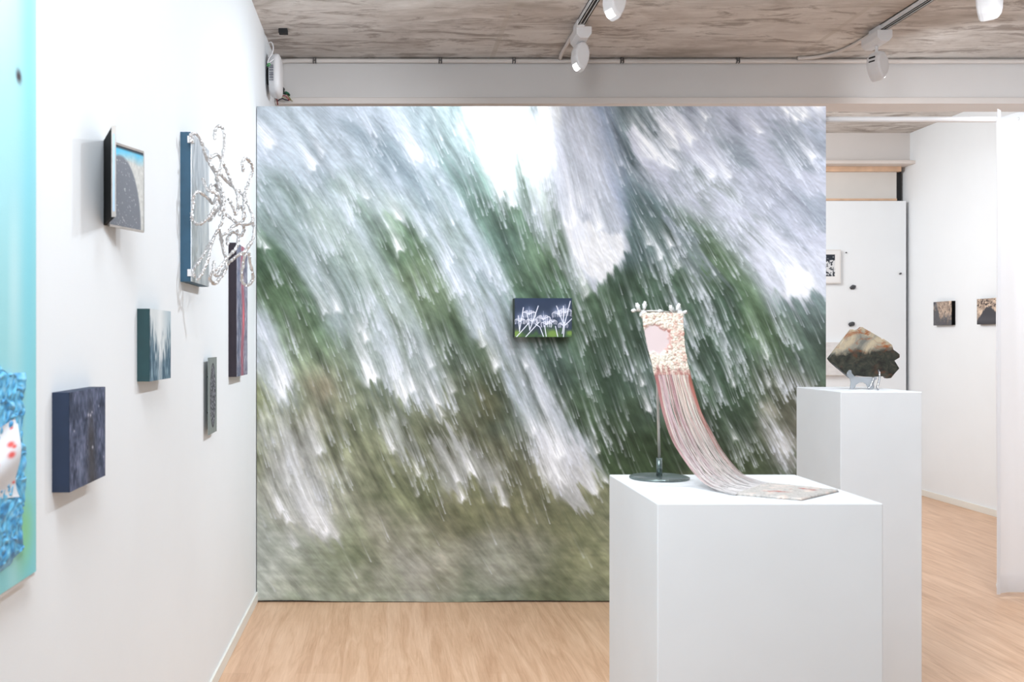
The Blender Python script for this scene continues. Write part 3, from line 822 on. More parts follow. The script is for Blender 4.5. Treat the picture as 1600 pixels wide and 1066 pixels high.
# white shape with rose marks
h, w_ = 120, 120; a = nz(r, h, w_, 20, 20)
im = np.ones((h, w_, 3))*np.array([224, 228, 234])/255
for x, y, s in ((.90, .29, 2.6), (.89, .42, 3.0), (.93, .33, 1.6), (.72, .5, 2), (.97, .8, 1.4), (.6, .3, 2.4), (.93, .1, 1.2), (.4, .6, 2.6)):
    im = blendc(im, np.exp(-(((np.linspace(0, 1, w_)[None, :]-x)*w_)**2+((np.linspace(0, 1, h)[:, None]-y)*h)**2)/(2*s*s))*1.4, (222, 96, 92))
def pos(u, v):
    zt = 1.262-.020*np.sin(u*math.pi); zb = 1.115+.016*np.sin(u*math.pi)
    flare = .018*(2*np.abs(v-.5))**2.5
    return np.stack([XL+.034+.006*np.sin(v*7+u*5), 1.45+u*(.405+flare), zt+(zb-zt)*v], -1)
link('white_shape', grid_mesh('white_shape', im, pos), M['paint'], tp_)

# ------------------------------------------------------------------ open folding picture
def seg_panel(name, p, q, z0, z1, t_, mat, parent):
    p = Vector(p); q = Vector(q); d = (q-p).normalized(); nrm = Vector((d.y, -d.x))*t_
    bm = bmesh.new()
    prism(bm, [Vector((p.x, p.y, z0)), Vector((q.x, q.y, z0)), Vector((q.x+nrm.x, q.y+nrm.y, z0)), Vector((p.x+nrm.x, p.y+nrm.y, z0))], (0, 0, z1-z0))
    return obj(name, bm, mat, parent)
book = thing('folding_picture', (XL, 2.55, 1.688), 'small open folding picture, black outside, with a grey mountain under a blue sky inside', 'painting')
z0, z1 = 1.688, 1.897
hin = (-.699, 2.55); aout = (-.629, 2.37); bout = (-.650, 2.700)
seg_panel('front_cover', (hin[0], hin[1]), aout, z0, z1, .008, M['black'], book)
seg_panel('back_board', (hin[0]+.001, hin[1]+.003), bout, z0, z1, .006, M['black'], book)
# silver frame lines round both leaves
def leaf_frame(p, q, off, parent, th=.004):
    bm = bmesh.new(); p = Vector((p[0], p[1])); q = Vector((q[0], q[1])); d = (q-p).normalized(); n = Vector((d.y, -d.x))
    o3 = lambda v2, z: Vector((v2.x+n.x*off, v2.y+n.y*off, z))
    for a, b in (((p, z0), (q, z0)), ((p, z1), (q, z1)), ((q, z0), (q, z1)), ((p, z0), (p, z1))):
        tube(bm, [o3(*a), o3(*b)], th, 4)
    return obj('leaf_frame', bm, M['silver'], parent)
leaf_frame(hin, bout, .007, book)
d_ = (Vector(aout)-Vector(hin)).normalized(); e_ = Vector(aout)+d_*.0015; n_ = Vector((d_.y, -d_.x))
prs = [Vector((e_.x+n_.x*q-d_.x*w1, e_.y+n_.y*q-d_.y*w1, z0-.001)) for q, w1 in ((-.001, 0), (.009, 0), (.009, .0012), (-.001, .0012))]
bm = bmesh.new(); prism(bm, prs, (0, 0, z1-z0+.002)); obj('silver_edge', bm, M['silver'], book)
prs = [Vector((e_.x+n_.x*q+d_.x*w1, e_.y+n_.y*q+d_.y*w1, z0+.012)) for q, w1 in ((.002, 0), (.006, 0), (.006, .0006), (.002, .0006))]
bm = bmesh.new(); prism(bm, prs, (0, 0, z1-z0-.03)); obj('blue_edge', bm, plain('pale_blue_edge', (150, 176, 208), .4), book)
r = np.random.default_rng(33); h, w_ = 120, 90
X = np.linspace(0, 1, w_)[None, :]; Y = np.linspace(0, 1, h)[:, None]
im = np.ones((h, w_, 3))*np.array([190, 190, 186])/255*(1+.12*(nz(r, h, w_, 30, 24)-.5))[..., None]
im = blendc(im, np.clip((.20-Y-.08*X+.08*nz(r, h, w_, 5, 6))*7, 0, 1), (86, 178, 214))
im = blendc(im, np.clip((.045-Y)*40, 0, 1), (40, 48, 56))
hill = np.clip((1-((X-.30)/.62)**2-((1-Y)/.90)**2)*12, 0, 1)
im = blendc(im, hill, (112, 116, 124))
im = blendc(im, hill*np.clip((nz(r, h, w_, 60, 50)-.86)*9, 0, 1), (206, 208, 206))
nb = Vector((bout[1]-hin[1], -(bout[0]-hin[0]))).normalized()*.0095
def pos(u, v):
    return np.stack([hin[0]+nb.x+u*(bout[0]-hin[0]), hin[1]+nb.y+u*(bout[1]-hin[1]), z1-.003-v*(z1-z0-.006)], -1)
link('painted_leaf', grid_mesh('painted_leaf', im, pos), M['paint'], book)
im2 = np.ones((40, 20, 3))*np.array([96, 112, 134])/255; im2[20:] = np.array([168, 196, 226])/255
na = Vector((aout[1]-hin[1], -(aout[0]-hin[0]))).normalized()
def pos(u, v):
    return np.stack([hin[0]-na.x*.0015+(.05+.9*u)*(aout[0]-hin[0]), hin[1]-na.y*.0015+(.05+.9*u)*(aout[1]-hin[1]), z1-.008-v*(z1-z0-.016)], -1)
link('inner_leaf', grid_mesh('inner_leaf', im2, pos), M['paint'], book)

# ------------------------------------------------------------------ relief with foil vines
rel = thing('foil_vine_relief', (XL, 3.65, 1.602), 'petrol-blue edged panel on the left wall with crumpled silver foil vines curling out of it', 'sculpture')
obj('panel', bx(((XL, 3.48, 1.602), (-.668, 3.82, 2.111))), M['petrol'], rel)
obj('metal_sheet', bx(((-.668, 3.481, 1.603), (-.665, 3.819, 2.110))), M['aluminium'], rel)
for y, z in ((3.485, 2.085), (3.485, 1.632), (3.822, 2.085), (3.822, 1.632)):
    obj('bracket', bx(((-.678, y-.010, z-.012), (-.656, y+.008, z+.012))), M['white_metal'], rel)
VINES = ["140,150 135,110 160,103 190,140 215,220 240,270 280,340 310,420 320,490 290,560",
 "270,135 268,95 290,60 315,80 322,140 315,220 295,310 275,350", "240,240 280,220 310,260 345,330 370,390 395,440 395,510",
 "245,275 300,330 360,390 420,440 455,500 478,560 470,600 400,600 330,550 300,520", "430,315 420,270 440,240 470,270 478,310 455,380 435,440 430,520 430,580",
 "345,460 370,510 385,550 395,520 420,515 435,560 420,590 370,620 310,670", "480,600 488,650 470,710 430,760 380,790 330,840 280,930 245,920 250,880 300,840 340,790 385,740 398,690 392,635",
 "340,720 340,680 370,650 410,670 430,640 425,600", "470,700 440,760 418,880 425,930 450,945 480,910 470,840 455,760", "150,500 150,450 175,425 230,460 260,490 275,450 280,400 255,385 235,420",
 "150,490 140,560 160,600 200,600 240,560 270,510 280,450", "160,900 150,860 200,780 250,700 280,650 310,590 320,520 300,430 270,330",
 "165,915 190,890 230,800 250,720 290,640 310,720 330,800 325,870 270,935", "265,810 262,870 280,890 300,860", "235,590 290,520 330,470", "200,350 215,390 235,420 280,440 310,520"]
for i, s_ in enumerate(VINES):
    pts = []
    ph = rnd.uniform(0, 6)
    for j, q in enumerate(s_.split()):
        u, v = map(float, q.split(',')); px = 260+u/3.553; py = 180+v/3.553
        y = 3.44+max(0, px-300)/100*.22+.03*math.sin(ph+j*.9)*min(1, max(0, px-300)/25)
        pts.append(P(px, py, y))
    pts = smoothline(pts, 9)
    rad = [.0056*(.8+.35*rnd.random())*(.55 if k in (0, len(pts)-1) else 1) for k in range(len(pts))]
    pts = [p+Vector((rnd.uniform(-1, 1), rnd.uniform(-1, 1), rnd.uniform(-1, 1)))*.0012 for p in pts]
    bm = bmesh.new(); tube(bm, pts, rad, 7, True, .28)
    obj('foil_vine', bm, M['foil'], rel)

# ------------------------------------------------------------------ lily picture on the print
e = thing('flower_picture', (.845, 5.43, 1.418), 'small dark-edged photograph of glowing white spidery flowers hung on the large forest print', 'picture')
obj('stretched_edge', bx(((.6725, 5.405, 1.420), (.975, 5.485, 1.626))), plain('dark_green_edge', (40, 52, 46), .7), e)
def pos(u, v): return np.stack([.6735+u*.3005, np.full(u.shape, 5.4035), 1.626-v*.205], -1)
link('photograph', grid_mesh('photograph', art_lily(), pos), M['paint'], e)

# ------------------------------------------------------------------ pedestals
def pedestal(x0, x1, y0, y1, z, label):
    o = obj('pedestal', bx(((x0, y0, 0), (x1, y1, z))), M['pedestal'], None, False, .003)
    base(o); return tag(o, label, 'pedestal')
pedestal(.6647, 1.221, 2.52, 3.066, 1.0, 'wide white pedestal in front carrying the hanging textile')
pedestal(1.746, 2.060, 3.944, 4.37, 1.204, 'tall narrow white pedestal behind the wide one, carrying the stone slab')

# ------------------------------------------------------------------ textile on its stand
ts = thing('metal_stand', (.791, 2.977, 1.0), 'slim metal stand with a round dark base and foil-wrapped crossbar on the wide pedestal', 'stand')
bm = bmesh.new(); lathe(bm, [(.080, 0), (.0856, .001), (.0856, .005), (.080, .0075), (.02, .009), (.001, .009)], (.791, 2.977, 1.0), 64)
obj('round_base', bm, M['gunmetal'], ts, True)
bm = bmesh.new(); tube(bm, [Vector((.791, 2.977, 1.008)), Vector((.791, 2.977, 1.06))], .0085, 20); obj('sleeve', bm, M['gunmetal'], ts, True)
bm = bmesh.new(); tube(bm, [Vector((.791, 2.977, 1.06)), Vector((.786, 2.977, 1.25)), Vector((.786, 2.975, 1.484))], .0038, 16); obj('pole', bm, M['steel'], ts, True)
pa = P(988, 485, 2.925); pb = P(1074, 489, 2.925)
bm = bmesh.new(); tube(bm, [pa, pb], .0028, 12); obj('crossbar', bm, M['steel'], ts, True)
bm = bmesh.new(); tube(bm, [P(1030, 486.5, 2.93), Vector((.786, 2.975, 1.484))], .004, 12); obj('clamp', bm, M['steel'], ts, True)
M['pale_foil'] = plain('pale_crumpled_foil', (222, 222, 220), .35, .35, .1, 60, .9, 120)
def knot(px, py, y, rx, rz, tilt):
    bm = bmesh.new(); bmesh.ops.create_icosphere(bm, subdivisions=3, radius=1)
    for v_ in bm.verts:
        n = 1+.22*math.sin(v_.co.x*7+px)*math.sin(v_.co.z*6+py)+rnd.uniform(-.10, .10)
        v_.co = Vector((v_.co.x*rx*n, v_.co.y*rx*n, v_.co.z*rz*n))
    bmesh.ops.rotate(bm, cent=(0, 0, 0), matrix=Matrix.Rotation(tilt, 3, 'Y'), verts=bm.verts)
    bmesh.ops.translate(bm, vec=P(px, py, y), verts=bm.verts)
    obj('foil_knot', bm, M['pale_foil'], ts, True)
for a in ((997, 480, 2.92, .006, .012, -.35), (1007, 478, 2.92, .006, .013, .1), (1049, 482.5, 2.92, .006, .011, -.4), (1059.5, 481, 2.92, .006, .013, .25),
          (1005, 491, 2.915, .010, .011, .5), (1063, 491.5, 2.915, .010, .011, -.5), (990, 485.5, 2.925, .005, .007, 1.4), (1069, 488.5, 2.925, .005, .009, 1.2), (1031.5, 486.3, 2.915, .005, .009, 1.57)):
    knot(*a)

tx = thing('woven_textile', P(1170, 765, 2.75), 'cream and rose woven textile hanging from the stand, threads falling to a mat', 'textile')
r = np.random.default_rng(77)
rows = [(489, 1003, 1067, 2.905), (515, 1006, 1068, 2.90), (540, 1011, 1070, 2.895), (565, 1017.5, 1074, 2.89), (586, 1022, 1078, 2.885)]
h, w_ = 150, 100
X = np.linspace(0, 1, w_)[None, :]; Y = np.linspace(0, 1, h)[:, None]
smooth_patch = np.clip(1-(((X-.25-.10*(Y-.5))/.42)**2+((Y-.46+.10*X)/.25)**2)+.55*(nz(r, h, w_, 22, 14)-.5), 0, 1); smooth_patch = np.clip(smooth_patch*4, 0, 1)
smooth_patch = gauss_blur(smooth_patch.astype(np.float32), 1.5)
a = nz(r, h, w_, 60, 40); b = nz(r, h, w_, 30, 22)
lump = (1-smooth_patch)*(.35+np.clip(a*.8+b*.5-.3, 0, 1))
im = np.ones((h, w_, 3))*np.array([222, 212, 198])/255
im = blendc(im, (1-smooth_patch)*np.clip((.40-a)*5, 0, 1)*.5, (206, 176, 158))
im = blendc(im, smooth_patch, (206, 188, 187))
ring = np.clip(smooth_patch*(1-smooth_patch)*4, 0, 1)
im = blendc(im, ring*.6*(X > .25)*(Y < .6), (190, 134, 126))
im = blendc(im, np.clip((b-.58)*6, 0, 1)*(X > .6)*.35+np.clip((nz(r, h, w_, 14, 10)-.74)*6, 0, 1)*(1-smooth_patch)*.5, (184, 120, 108))
im = blendc(im, np.clip((Y-.80-.16*nz(r, 1, w_, 1, 14))*12, 0, 1)*.8, (166, 112, 106))
im = blendc(im, np.clip((Y-.84-.12*nz(r, 1, w_, 1, 14))*12, 0, 1)*np.clip(nz(r, 1, w_, 1, 30)*2-1, 0, 1)*np.ones((h, 1)), (224, 206, 190))
ys = np.array([q[0] for q in rows]); xl = np.array([q[1] for q in rows]); xr = np.array([q[2] for q in rows]); yd = np.array([q[3] for q in rows])
def pos(u, v):
    py = ys[0]+v*(ys[-1]-ys[0]); L = np.interp(py, ys, xl); R = np.interp(py, ys, xr); D = np.interp(py, ys, yd)
    px = L+(R-L)*u+(.6*(b-.5))*(abs(u-.5) > .47)
    D = D-lump*.0065*np.clip((1-v)*9, 0, 1)
    return np.stack([(px-605)*D/1600, D, 1.4-(py-533)*D/1600], -1)
o = link('woven_panel', grid_mesh('woven_panel', im, pos), M['thread'], tx)
md = o.modifiers.new('thickness', 'SOLIDIFY'); md.thickness = .002; md.offset = 1
LP_ = [(1021,578,2.886),(1026,600,2.88),(1035,645,2.865),(1050,690,2.84),(1072,726,2.81),(1095,752,2.765),(1117,764,2.705),(1150,772.5,2.645)]
RP_ = [(1077,578,2.886),(1081.6,600,2.88),(1095,643,2.865),(1113,679,2.86),(1131,710,2.86),(1158,740,2.85),(1183,752,2.85),(1200,755,2.84)]
bm = bmesh.new(); cols = []
NTH = 170
for i in range(NTH):
    u0 = (i+.5)/NTH; u1 = min(1, max(0, u0+.018*math.sin(u0*70)+rnd.gauss(0, .02))); u2 = min(1.02, max(-.02, u0+rnd.gauss(0, .10)))
    # colour of the thread
    if u0 > .93: c0 = (168, 104, 92)
    elif u0 < .07: c0 = (178, 120, 118)
    else: c0 = rnd.choice([(198, 168, 170), (176, 128, 128), (206, 184, 182), (214, 200, 186), (150, 98, 96), (186, 150, 156)] if u0 < .5 else [(220, 212, 196), (214, 200, 184), (204, 180, 172), (190, 152, 144), (224, 216, 206)])
    pts = []
    sw = rnd.gauss(0, .0022)
    for k in range(len(LP_)):
        q = k/(len(LP_)-1); u = u0+(u1-u0)*min(1, q*2)+(u2-u1)*max(0, q*2-1)
        A = P(*LP_[k]); B = P(*RP_[k]); v_ = A.lerp(B, u)
        v_.z = max(v_.z+sw*math.sin(q*3.1)+rnd.gauss(0, .0007), 1.0035 if k > 4 else 0)
        v_.y += rnd.gauss(0, .0012); v_.x += rnd.gauss(0, .0007)
        pts.append(v_)
    pts = smoothline(pts, 4)
    rings = tube(bm, pts, rnd.uniform(.00055, .00085), 4, False)
    n = len(pts)
    for k in range(n):
        q = min(1, max(0, (k/n-.12)*1.35)); g = rnd.uniform(-6, 6)
        cc = tuple(min(255, max(0, a_*(1-q)+b_*q+g))/255 for a_, b_ in zip(c0, (196, 190, 188)))
        cols += [cc]*4
me = bpy.data.meshes.new('loose_threads'); bm.verts.index_update(); bm.to_mesh(me); bm.free(); colour_verts(me, cols)
link('loose_threads', me, M['thread'], tx)['kind'] = 'stuff'
# mat the threads end in
A, B, C_, D = P(1149, 773, 2.652), P(1198, 755, 2.856), P(1311, 767, 2.71), P(1253, 781, 2.56)
for q in (A, B, C_, D): q.z = 1.0012
h, w_ = 60, 70; a = nz(r, h, w_, 40, 46); b = nz(r, h, w_, 10, 12)
im = np.ones((h, w_, 3))*np.array([182, 177, 172])/255
im = blendc(im, np.clip((a-.55)*4, 0, 1)*.6, (152, 146, 141)); im = blendc(im, np.clip((b-.6)*3, 0, 1)*.6, (222, 202, 190))
Xg = np.linspace(0, 1, w_)[None, :]; Yg = np.linspace(0, 1, h)[:, None]
for x, y, sx, sy in ((.62, .22, .05, .03), (.76, .25, .05, .035), (.48, .62, .10, .03), (.34, .68, .07, .02), (.5, .35, .015, .02)):
    im = blendc(im, np.exp(-((Xg-x)/sx)**2-((Yg-y)/sy)**2)*1.1, (164, 92, 84))
A_, B_, C2, D_ = (np.array(q) for q in (A, B, C_, D))
rag = .004*(nz(r, h, w_, 30, 30)-.5)
def pos(u, v):
    U = u[..., None]; V = v[..., None]
    p = (B_*(1-U)+C2*U)*(1-V)+(A_*(1-U)+D_*U)*V
    border = np.minimum(np.minimum(u, 1-u), np.minimum(v, 1-v))
    p[..., 2] += np.where(border < .01, 0.0, .0055+.0015*(a-.5)); p[..., 0] += rag*(border < .03); p[..., 1] += rag*(border < .03)
    return p
o = link('end_mat', grid_mesh('end_mat', im, pos), M['thread'], tx)
md = o.modifiers.new('thickness', 'SOLIDIFY'); md.thickness = .004; md.offset = -1

# ------------------------------------------------------------------ stone slab on an easel
YS = 4.15
out = "103,822 178,727 252,633 275,640 297,634 315,618 378,654 440,690 443,697 455,695 484,714 510,735 518,765 540,780 558,795 558,815 525,835 541,860 556,885 528,916 503,947 475,950 460,935 420,938 380,940 330,938 280,930 245,950 215,925 160,880 120,845"
outline = [P(1270+float(q.split(',')[0])/4.1, 360+float(q.split(',')[1])/4.1, YS) for q in out.split()]
slab = bmesh.new(); prism(slab, outline, (0, .022, 0))
o = obj('stone_slab', slab, M['slab'], None, False, .002)
base(o); tag(o, 'jagged stone slab, pale tan above and dark green-black below, standing on the tall pedestal', 'stone')
ez = thing('display_easel', P(1348, 608, 4.13), 'small smoky clear easel holding the stone slab on the tall pedestal', 'stand')
easel = "236,895 222,912 220,930 240,950 246,975 243,1003 240,1016 262,1018 272,1008 278,990 300,976 325,975 345,988 358,1015 385,1018 395,1008 392,985 400,960 412,955 412,940 380,942 300,940 270,936 250,915 248,897"
bm = bmesh.new(); prism(bm, [P(1270+float(q.split(',')[0])/4.1, 360+float(q.split(',')[1])/4.1, YS-.012) for q in easel.split()], (0, .008, 0))
obj('easel_plate', bm, M['clear'], ez, False, .0015)
arm = [P(1270+u/4.1, 360+v/4.1, y) for u, v, y in ((421, 898, 4.12), (427, 915, 4.10), (427, 950, 4.09), (420, 985, 4.085), (412, 1005, 4.08), (418, 1020, 4.07))]
bm = bmesh.new(); tube(bm, smoothline(arm, 5), .004, 10); obj('curved_arm', bm, M['chrome'], ez, True)
bm = bmesh.new(); tube(bm, smoothline([P(1363, 595, 4.14), P(1365, 590, 4.13), P(1362, 600, 4.12), P(1357, 607, 4.1)], 5), .004, 10); obj('rear_foot', bm, M['chrome'], ez, True)

# ------------------------------------------------------------------ back room: white display board, pictures and pebbles
o = obj('display_board', bx(((1.6, 9.5, 0), (4.815, 9.545, 2.70))), M['wall'], None, False, .002)
base(o); tag(o, 'tall white display board in front of the far window', 'board')
YB = 9.5
def framed(px0, px1, py0, py1, label, art, t_, inset, fmat):
    a = P(px0, py1, YB-t_); b_ = P(px1, py0, YB-t_)
    e = thing('framed_picture', ((a.x+b_.x)/2, YB, a.z), label, 'picture')
    obj('frame', bx(((a.x, YB-t_, a.z), (b_.x, YB, b_.z))), fmat, e, False, .002)
    def pos(u, v): return np.stack([a.x+inset+u*(b_.x-a.x-2*inset), np.full(u.shape, YB-t_-.0012), b_.z-inset-v*(b_.z-a.z-2*inset)], -1)
    link('drawing', grid_mesh('drawing', art, pos), M['paint'], e)
framed(1272, 1314, 390, 443, 'white framed ink drawing on the display board beside the edge of the forest print', art_ink(), .03, .012, M['grey_frame'])
r = np.random.default_rng(1); im = np.ones((60, 70, 3))*.86+.05*(nz(r, 60, 70, 20, 20)-.5)[..., None]
framed(1258, 1342, 535, 587, 'pale grey picture low on the display board behind the stone slab', im, .035, .006, M['grey_frame'])
for px, py, rx, rz, tilt, lab in ((1332.8, 448.8, .030, .021, .35, 'dark oval pebble on the display board, level with the foot of the ink drawing'),
                                  (1330.8, 506.5, .031, .021, .25, 'dark oval pebble on the display board, just above the stone slab'),
                                  (1322.2, 394.8, .008, .006, .2, 'tiny dark pebble at the top right of the ink drawing'),
                                  (1407.0, 427.6, .013, .008, .45, 'small dark pebble near the right edge of the display board')):
    bm = bmesh.new(); bmesh.ops.create_icosphere(bm, subdivisions=3, radius=1)
    for v_ in bm.verts:
        n = 1+.06*math.sin(v_.co.x*5+px)+.05*math.sin(v_.co.z*6)
        v_.co = Vector((v_.co.x*rx*n, v_.co.y*.010, v_.co.z*rz*n))
    bmesh.ops.rotate(bm, cent=(0, 0, 0), matrix=Matrix.Rotation(-tilt, 3, 'Y'), verts=bm.verts)
    bmesh.ops.translate(bm, vec=P(px, py, YB-.008), verts=bm.verts)
    o = obj('pebble', bm, M['stone'], None, True); base(o); tag(o, lab, 'pebble', 'pebbles on the display board')

# ------------------------------------------------------------------ curtain and its rail
yc = 5.60
rail = thing('curtain_rail', (3.5, yc, 2.612), 'white round rail running from the partition to the curtain', 'curtain rail')
bm = bmesh.new(); tube(bm, [Vector((2.352, yc, 2.612)), Vector((XR, yc, 2.612))], .0155, 24); obj('rod', bm, M['white_plastic'], rail, True)
for x in (3.44, 3.78, 4.12, 4.46, 4.80):
    bm = bmesh.new(); pts = [Vector((x, yc+.0205*math.cos(a_), 2.612+.0205*math.sin(a_))) for a_ in [2*math.pi*k/20 for k in range(21)]]
    tube(bm, pts, .003, 6, False); obj('ring', bm, M['steel'], rail, True)
cu = thing('curtain', (4.0, yc, .02), 'thin white floor-length curtain at the right edge, hanging from the round rail', 'curtain')
def fold(x, v):
    q = x-3.32
    return .030*math.sin(q*17+.4)*(1-math.exp(-q*9))+.012*math.sin(q*41+v*1.5)*(1-math.exp(-q*6))
def sheet(z_top, z_bot, dy, nz_=30, x0=3.318, x1=4.82):
    bm = bmesh.new(); nx = 110; g = []
    for i in range(nz_+1):
        row = []
        v = i/nz_
        for k in range(nx+1):
            x = x0+(x1-x0)*k/nx
            zt = z_top(x); zb = z_bot(x)
            z = zt+(zb-zt)*v
            row.append(bm.verts.new((x+.004*math.sin(v*9)*(k == 0), yc+fold(x, z)*min(1, max(.1, (2.62-z)*2))+dy, z)))
        g.append(row)
    for i in range(nz_):
        for k in range(nx):
            bm.faces.new((g[i][k], g[i][k+1], g[i+1][k+1], g[i+1][k]))
    return bm
ztop = lambda x: 2.615+.022*min(1, (x-3.318)/.14)+.012*math.sin((x-3.318)*14)*min(1, (x-3.318)/.1)
zbot = lambda x: .022+.010*math.sin((x-3.3)*9)
o = obj('cloth', sheet(ztop, zbot, -.022), M['curtain'], cu, True)
md = o.modifiers.new('t', 'SOLIDIFY'); md.thickness = .0008
o = obj('bottom_hem', sheet(lambda x: zbot(x)+.10, lambda x: zbot(x)-.002, -.0245, 4), M['curtain'], cu, True)
bm = bmesh.new(); prism(bm, [Vector((3.319, yc-.028, .02)), Vector((3.337, yc-.028, .02)), Vector((3.340, yc-.028, 2.655)), Vector((3.322, yc-.028, 2.665))], (0, .004, 0))
o = obj('side_seam', bm, M['curtain'], cu)

# ------------------------------------------------------------------ track lamps
def track(x, y0, y1, label, w2=.018, zt=ZC):
    e = thing('lighting_track', (x, (y0+y1)/2, zt), label, 'lighting track')
    obj('rail', bx(((x-w2, y0, zt-.034), (x-w2+.006, y1, zt)), ((x+w2-.006, y0, zt-.034), (x+w2, y1, zt)), ((x-w2, y0, zt-.006), (x+w2, y1, zt)),
                   ((x-w2, y0, zt-.034), (x-w2*.45, y1, zt-.031)), ((x+w2*.45, y0, zt-.034), (x+w2, y1, zt-.031))), M['white_metal'], e)
    obj('slot', bx(((x-w2*.75, y0, zt-.028), (x+w2*.75, y1, zt-.012))), M['dark'], e)
    obj('end_feed', bx(((x-w2-.004, y1, zt-.042), (x+w2+.004, y1+.13, zt-.0005))), M['white_plastic'], e, False, .006)
    return e
t1 = track(1.065, -2.5, 5.62, 'white lighting track on the concrete ceiling above the flower picture')
t2 = track(2.77, -2.5, 5.72, 'white lighting track on the concrete ceiling above the pedestals')

def lamp(x, y, zt, rz, label, scale=1.0, tilt=0, drop=.03):
    e = thing('track_lamp', (x, y, zt-.035), label, 'spotlight', 'spotlights hanging from the ceiling tracks')
    ln = link
    R = Matrix.Rotation(rz, 4, 'Z'); T = Matrix.Translation((x, y, 0))
    z0_ = zt-.035
    # faceted adapter
    bm = bmesh.new()
    prism(bm, [T @ Vector((a_, -.10, z0_+b_)) for a_, b_ in ((-.042, 0), (.042, 0), (.042, -.040), (.022, -.064), (-.022, -.064), (-.042, -.040))], Vector((0, .20, 0)))
    obj('adapter', bm, M['white_plastic'], e, False, .003)
    bm = bmesh.new(); tube(bm, [T @ Vector((0, 0, z0_-.045)), T @ Vector((0, 0, z0_-.052-drop-.01))], .009, 12); obj('stem', bm, M['white_plastic'], e, True)
    # leaf-shaped head
    zh = z0_-.060-drop
    prof = [(-.012, 0), (.014, 0), (.034, -.022), (.044, -.055), (.043, -.092), (.033, -.128), (.014, -.165), (-.018, -.145), (-.034, -.118), (-.042, -.082), (-.040, -.045), (-.030, -.018)]
    L = Matrix.Translation((0, 0, zh)) @ Matrix.Rotation(tilt, 4, 'Y')
    bm = bmesh.new()
    secs = []
    for yy, k in ((-.046, .80), (-.038, .95), (-.02, 1.0), (.02, 1.0), (.038, .95), (.046, .80)):
        secs.append([bm.verts.new(T @ R @ L @ Vector((a_*k*scale, yy*scale, (-.082+(b_+.082)*k)*scale))) for a_, b_ in prof])
    n = len(prof)
    for s0, s1_ in zip(secs[:-1], secs[1:]):
        for k in range(n): bm.faces.new((s0[k], s0[(k+1) % n], s1_[(k+1) % n], s1_[k]))
    bm.faces.new(secs[0]); bm.faces.new(list(reversed(secs[-1])))
    obj('head', bm, M['white_plastic'], e, False, .004)
    # lit lens between the tip and the front lip
    q = [(-.006, -.1535), (-.019, -.1475), (-.032, -.124), (-.029, -.122), (-.016, -.1445), (-.006, -.150)]
    bm = bmesh.new(); prism(bm, [T @ R @ L @ Vector((a_*scale, -.026*scale, b_*scale)) for a_, b_ in q], R @ Vector((0, .052*scale, 0)))
    obj('lens', bm, M['lens'], e)
    bm = bmesh.new()
    for zz in (-.030, -.052):
        p = [T @ R @ L @ Vector((a_*scale, yy*scale, (zz+b_)*scale)) for a_, yy, b_ in ((.0425 if zz < -.04 else .040, -.02, 0), (.0425 if zz < -.04 else .040, .02, 0))]
        tube(bm, p, .0045*scale, 6)
    obj('vent_slot', bm, M['dark'], e)
    return e
lamp(1.085, 5.74, ZC, 0.2, 'white spotlight at the far end of the middle track, above the flower picture', 1.0, .06, .004)
lamp(1.072, 4.82, ZC, math.radians(20), 'white spotlight cut by the top edge, with its lit face to the left wall', 1.0, .05, .0)
lamp(2.772, 5.80, ZC, math.radians(203), 'white spotlight at the far end of the right track, slatted back to the room', 1.0, .12, .038)
lamp(2.77, 4.715, ZC, math.radians(218), 'white spotlight cut by the top edge near the right corner of the photo', 1.0, .1, .035)

# ------------------------------------------------------------------ pipe along the beam, clips and feeds
pipe = thing('cable_pipe', (2.0, 6.40, 3.13), 'thin white cable pipe along the top of the grey beam', 'pipe')
bm = bmesh.new(); tube(bm, smoothline([P(437, 106, 6.40), P(438.5, 99, 6.40), P(444, 95.5, 6.395), P(460, 94.8, 6.395)], 6)+[P(900, 95.5, 6.395), P(1600, 96, 6.395), Vector((XR, 6.395, 3.147))], .0135, 14)
obj('pipe_run', bm, M['trim'], pipe, True)
for px in (491.5, 688, 803, 972, 1153):
    c0 = P(px, 93.5, 6.385)
    obj('clip', bx(((c0.x-.011, 6.377, 3.134), (c0.x-.004, 6.40, 3.166)), ((c0.x+.004, 6.377, 3.134), (c0.x+.011, 6.40, 3.166)), ((c0.x-.011, 6.379, 3.147), (c0.x+.011, 6.40, 3.153))), plain('clip_metal', (96, 92, 90), .4, .6), pipe)
for pts, lab in (([Vector((1.065, 5.74, 3.158)), Vector((1.065, 6.2, 3.158)), Vector((1.075, 6.370, 3.157))], 'thin white feed pipe from the middle track to the beam'),
                 ([Vector((2.77, 5.84, 3.158)), Vector((2.77, 6.05, 3.158)), Vector((2.74, 6.22, 3.158)), Vector((2.66, 6.33, 3.157)), Vector((2.55, 6.362, 3.157))], 'thin white feed pipe curving from the right track to the beam')):
    bm = bmesh.new(); tube(bm, smoothline(pts, 6), .0105, 12)
    o = obj('feed_pipe', bm, M['trim'], None, True); base(o); tag(o, lab, 'pipe')

# ceiling box
o = obj('anchor_box', bx(((-.615, 5.79, 3.145), (-.565, 5.84, ZC))), M['dark'], None, False, .002); base(o); tag(o, 'small dark metal box on the concrete ceiling near the left wall', 'box')

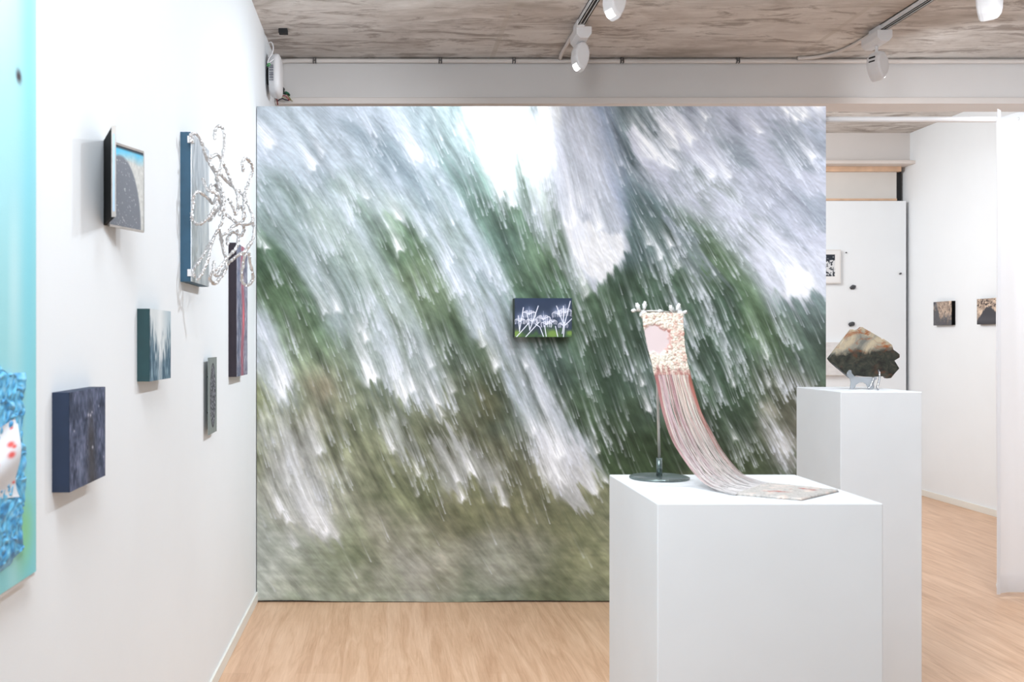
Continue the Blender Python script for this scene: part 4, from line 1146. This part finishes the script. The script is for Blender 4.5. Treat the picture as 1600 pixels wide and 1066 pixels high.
# ------------------------------------------------------------------ white wall unit at the left, with its cables
un = thing('wall_unit', (XL, 6.0, 2.83), 'white rounded electrical unit high on the left wall beside the beam', 'electrical unit')
bm = bmesh.new()
prof = []
secs = []
for xx, k in ((XL+.018, .80), (XL+.022, .90), (XL+.050, .97), (XL+.055, 1.0), (XL+.075, .96), (XL+.083, .84)):
    secs.append([bm.verts.new((xx, 6.0+.115*k*math.copysign(abs(math.cos(a_))**.5, math.cos(a_)), 2.95+.122*k*math.copysign(abs(math.sin(a_))**.5, math.sin(a_)))) for a_ in [2*math.pi*q/40 for q in range(40)]])
for s0, s1_ in zip(secs[:-1], secs[1:]):
    for k in range(40): bm.faces.new((s0[k], s0[(k+1) % 40], s1_[(k+1) % 40], s1_[k]))
bm.faces.new(secs[0]); bm.faces.new(list(reversed(secs[-1])))
obj('housing', bm, M['white_plastic'], un, True)
bm = bmesh.new(); tube(bm, [Vector((XL, 6.0, 2.95)), Vector((XL+.02, 6.0, 2.95))], .05, 16); obj('wall_mount', bm, M['dark'], un)
bm = bmesh.new()
lab_z = 2.965
for row in range(3):
    for k in range(7):
        z = 2.90+k*.014
        box(bm, (XL+.026+row*.008, 5.882, z), (XL+.031+row*.008, 5.8895, z+.009*(.6+.4*((k*7+row*3) % 3)/2)))
obj('printed_label', bm, plain('label_ink', (96, 98, 112), .6), un)
bm = bmesh.new(); tube(bm, smoothline([P(418, 68, 5.9), P(424, 66, 5.88), P(427, 74, 5.87), P(425, 84, 5.86), P(420, 92, 5.86), P(418.5, 99, 5.87), P(423, 96, 5.87), P(428, 92, 5.88)], 6), .0035, 8)
obj('white_cable', bm, M['white_plastic'], un, True)
bm = bmesh.new(); tube(bm, smoothline([P(417, 103, 5.87), P(420, 99, 5.86), P(422, 101, 5.86), P(419, 104, 5.87)], 5), .003, 6)
obj('green_wire', bm, plain('green_insulation', (70, 170, 90), .5), un, True)
bn = thing('wire_bundle', (-.64, 6.40, 2.925), 'tangle of coloured wires on the ledge at the left end of the beam', 'wires')
WI = [("440,137 443,142 444,146 448,147 452,148", (14, 40, 30), .006), ("437,152 442,147 448,148 454,157", (150, 120, 90), .003), ("432,157 438,151 446,150 452,157", (170, 60, 70), .003),
      ("433,153 440,146 447,146 456,158", (120, 150, 90), .003), ("434,158 440,154 446,156 452,157", (60, 60, 66), .004), ("431,152 433,158 434,164", (120, 50, 50), .004), ("436,150 443,152 450,154 457,158", (190, 180, 150), .003),
      ("446,144 450,146 452,149", (30, 100, 70), .007), ("439,137 441,138 443,140", (12, 12, 14), .010)]
for s_, c_, rr in WI:
    pts = [P(float(q.split(',')[0]), float(q.split(',')[1]), 6.37+rnd.uniform(-.02, .02)) for q in s_.split()]
    bm = bmesh.new(); tube(bm, smoothline(pts, 5), rr, 8); obj('wire', bm, plain('wire_insulation', c_, .5), bn, True)
